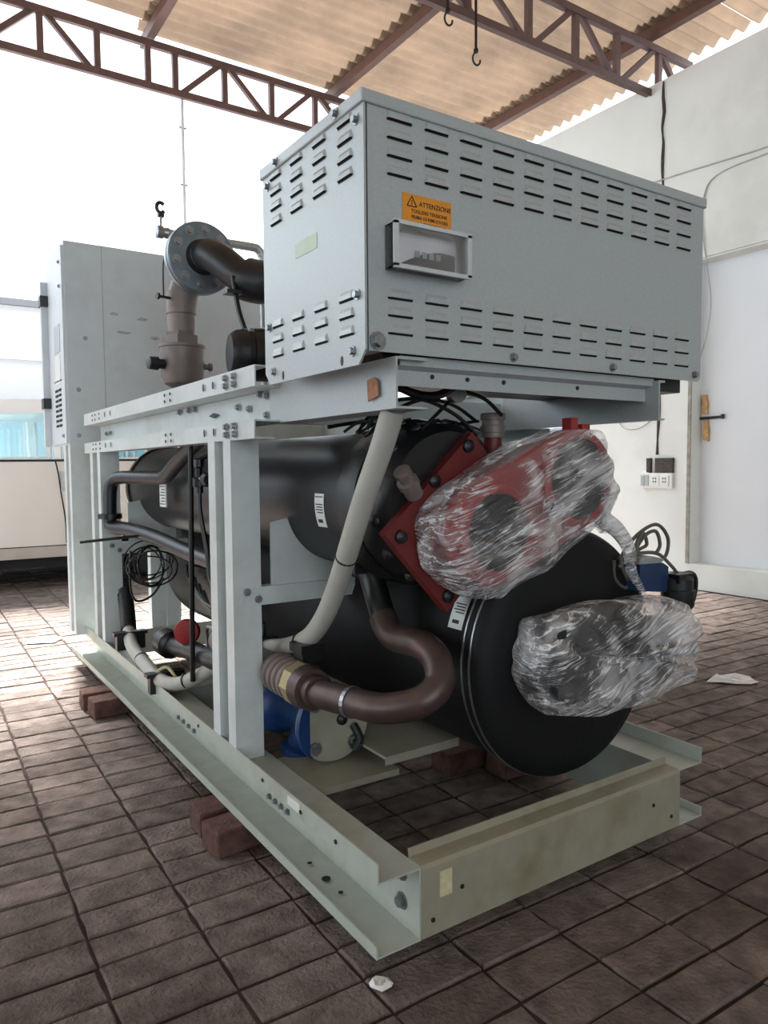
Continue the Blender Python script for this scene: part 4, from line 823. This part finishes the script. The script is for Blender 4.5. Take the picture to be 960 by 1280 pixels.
def smooth_prof(p, n=5):
    out = []
    for i in range(len(p)-1):
        for k in range(n):
            t = k/n; out.append((p[i][0]+(p[i+1][0]-p[i][0])*t, p[i][1]+(p[i+1][1]-p[i][1])*t))
    out.append(p[-1]); return out
b = film('plastic_wrap', '', HA, HCX-0.01, HCZ-0.01, 0.145, smooth_prof([(0.235, 0.125), (0.19, 0.145), (0.12, 0.150), (0.06, 0.148), (0.035, 0.12), (0.03, 0.07), (0.036, 0.01)]), 5)
tag(build(b, 'plastic_wrap', 'plastic_film', loc=(HCX, 0.12, HCZ), smooth=60), 'clear stretch film wrapped around the red water header', 'plastic film')
b = film('plastic_wrap', '', math.radians(-1), 0.632, 0.520, 0.155, smooth_prof([(0.105, 0.115), (0.05, 0.135), (0.0, 0.142), (-0.04, 0.135), (-0.065, 0.105), (-0.065, 0.06), (-0.05, 0.01)]), 8, 0.011)
tag(build(b, 'plastic_wrap', 'plastic_film', loc=(0.6, 0.0, 0.51), smooth=60), 'clear stretch film bundled around the nozzles on the large black vessel', 'plastic film')
# loose film skirt draped from the header over the lower vessel, with a twisted tail
b = MB(); v = []; nu, nv_ = 40, 10; rnd = random.Random(2)
for i in range(nu+1):
    t = i/nu; x = 0.27+0.44*t
    for j in range(nv_+1):
        q = j/nv_; zt = HCZ-0.115+ (x-HCX)*0.40
        zs = EZ+math.sqrt(max(0.0, (ER+0.012)**2-(x-EX)**2)) if abs(x-EX) < ER else EZ
        zb_ = max(zs, zt-0.10-0.02*math.sin(9*t)) if x > 0.36 else zt-0.05-0.01*math.sin(14*t)
        v.append((x, 0.075+0.03*q*math.sin(7*t+q*2)+0.012*math.sin(23*t+4*q), zt+0.02+(zb_-zt-0.02)*q+0.006*math.sin(31*t+7*q)))
b.add(v, [(i*(nv_+1)+j, i*(nv_+1)+j+1, (i+1)*(nv_+1)+j+1, (i+1)*(nv_+1)+j) for i in range(nu) for j in range(nv_)], 'plastic_film')
b.tube([(0.66, 0.08, 0.86), (0.70, 0.06, 0.83), (0.73, 0.045, 0.78), (0.725, 0.03, 0.72), (0.74, 0.015, 0.68), (0.745, 0.0, 0.645)], lambda t: 0.020*(1-t)+0.006, 'plastic_film', 10)
tag(build(b, 'film_skirt', 'plastic_film', loc=(0.5, 0.08, 0.8), smooth=60), 'loose flap of clear film hanging below the red header with a twisted tail', 'plastic film')

# ================================================================== litter
def crumple(name, pts, label, m, seed, h=0.02):
    rnd = random.Random(seed); n = len(pts); cx = sum(p[0] for p in pts)/n; cy = sum(p[1] for p in pts)/n
    v = []; rings = [(1.0, 0.003), (0.75, h), (0.4, h*0.6), (0.0, h*0.8)]
    for f_, z in rings:
        for (x, y) in pts: v.append((cx+(x-cx)*f_+rnd.uniform(-0.006, 0.006)*f_, cy+(y-cy)*f_+rnd.uniform(-0.006, 0.006)*f_, FZ+0.003+z*rnd.uniform(0.4, 1.3)))
    b = MB(); f = [(i*n+k, i*n+(k+1) % n, (i+1)*n+(k+1) % n, (i+1)*n+k) for i in range(3) for k in range(n)]
    b.add(v, f, m); return tag(build(b, name, m, loc=(cx, cy, FZ)), label, 'litter')
crumple('paper_scrap', [(2.42, 0.90), (2.47, 0.905), (2.52, 0.91), (2.58, 0.84), (2.64, 0.775), (2.62, 0.74), (2.56, 0.755), (2.50, 0.79), (2.47, 0.85)], 'crumpled white tissue on the brick floor near the white wall', 'paper', 4, 0.03)
c = crumple('paper_scrap', [(-0.105, 0.03), (-0.085, 0.035), (-0.068, 0.025), (-0.064, 0.005), (-0.075, -0.008), (-0.092, -0.005), (-0.11, 0.01)], 'small scrap of white and red wrapper in front of the base', 'paper', 9, 0.012)
c = crumple('paper_scrap', [(-0.25, 3.75), (-0.10, 3.70), (-0.03, 3.80), (-0.10, 3.90), (-0.23, 3.88)], 'flat white paper on the sunlit bricks left of the base', 'paper', 12, 0.006)
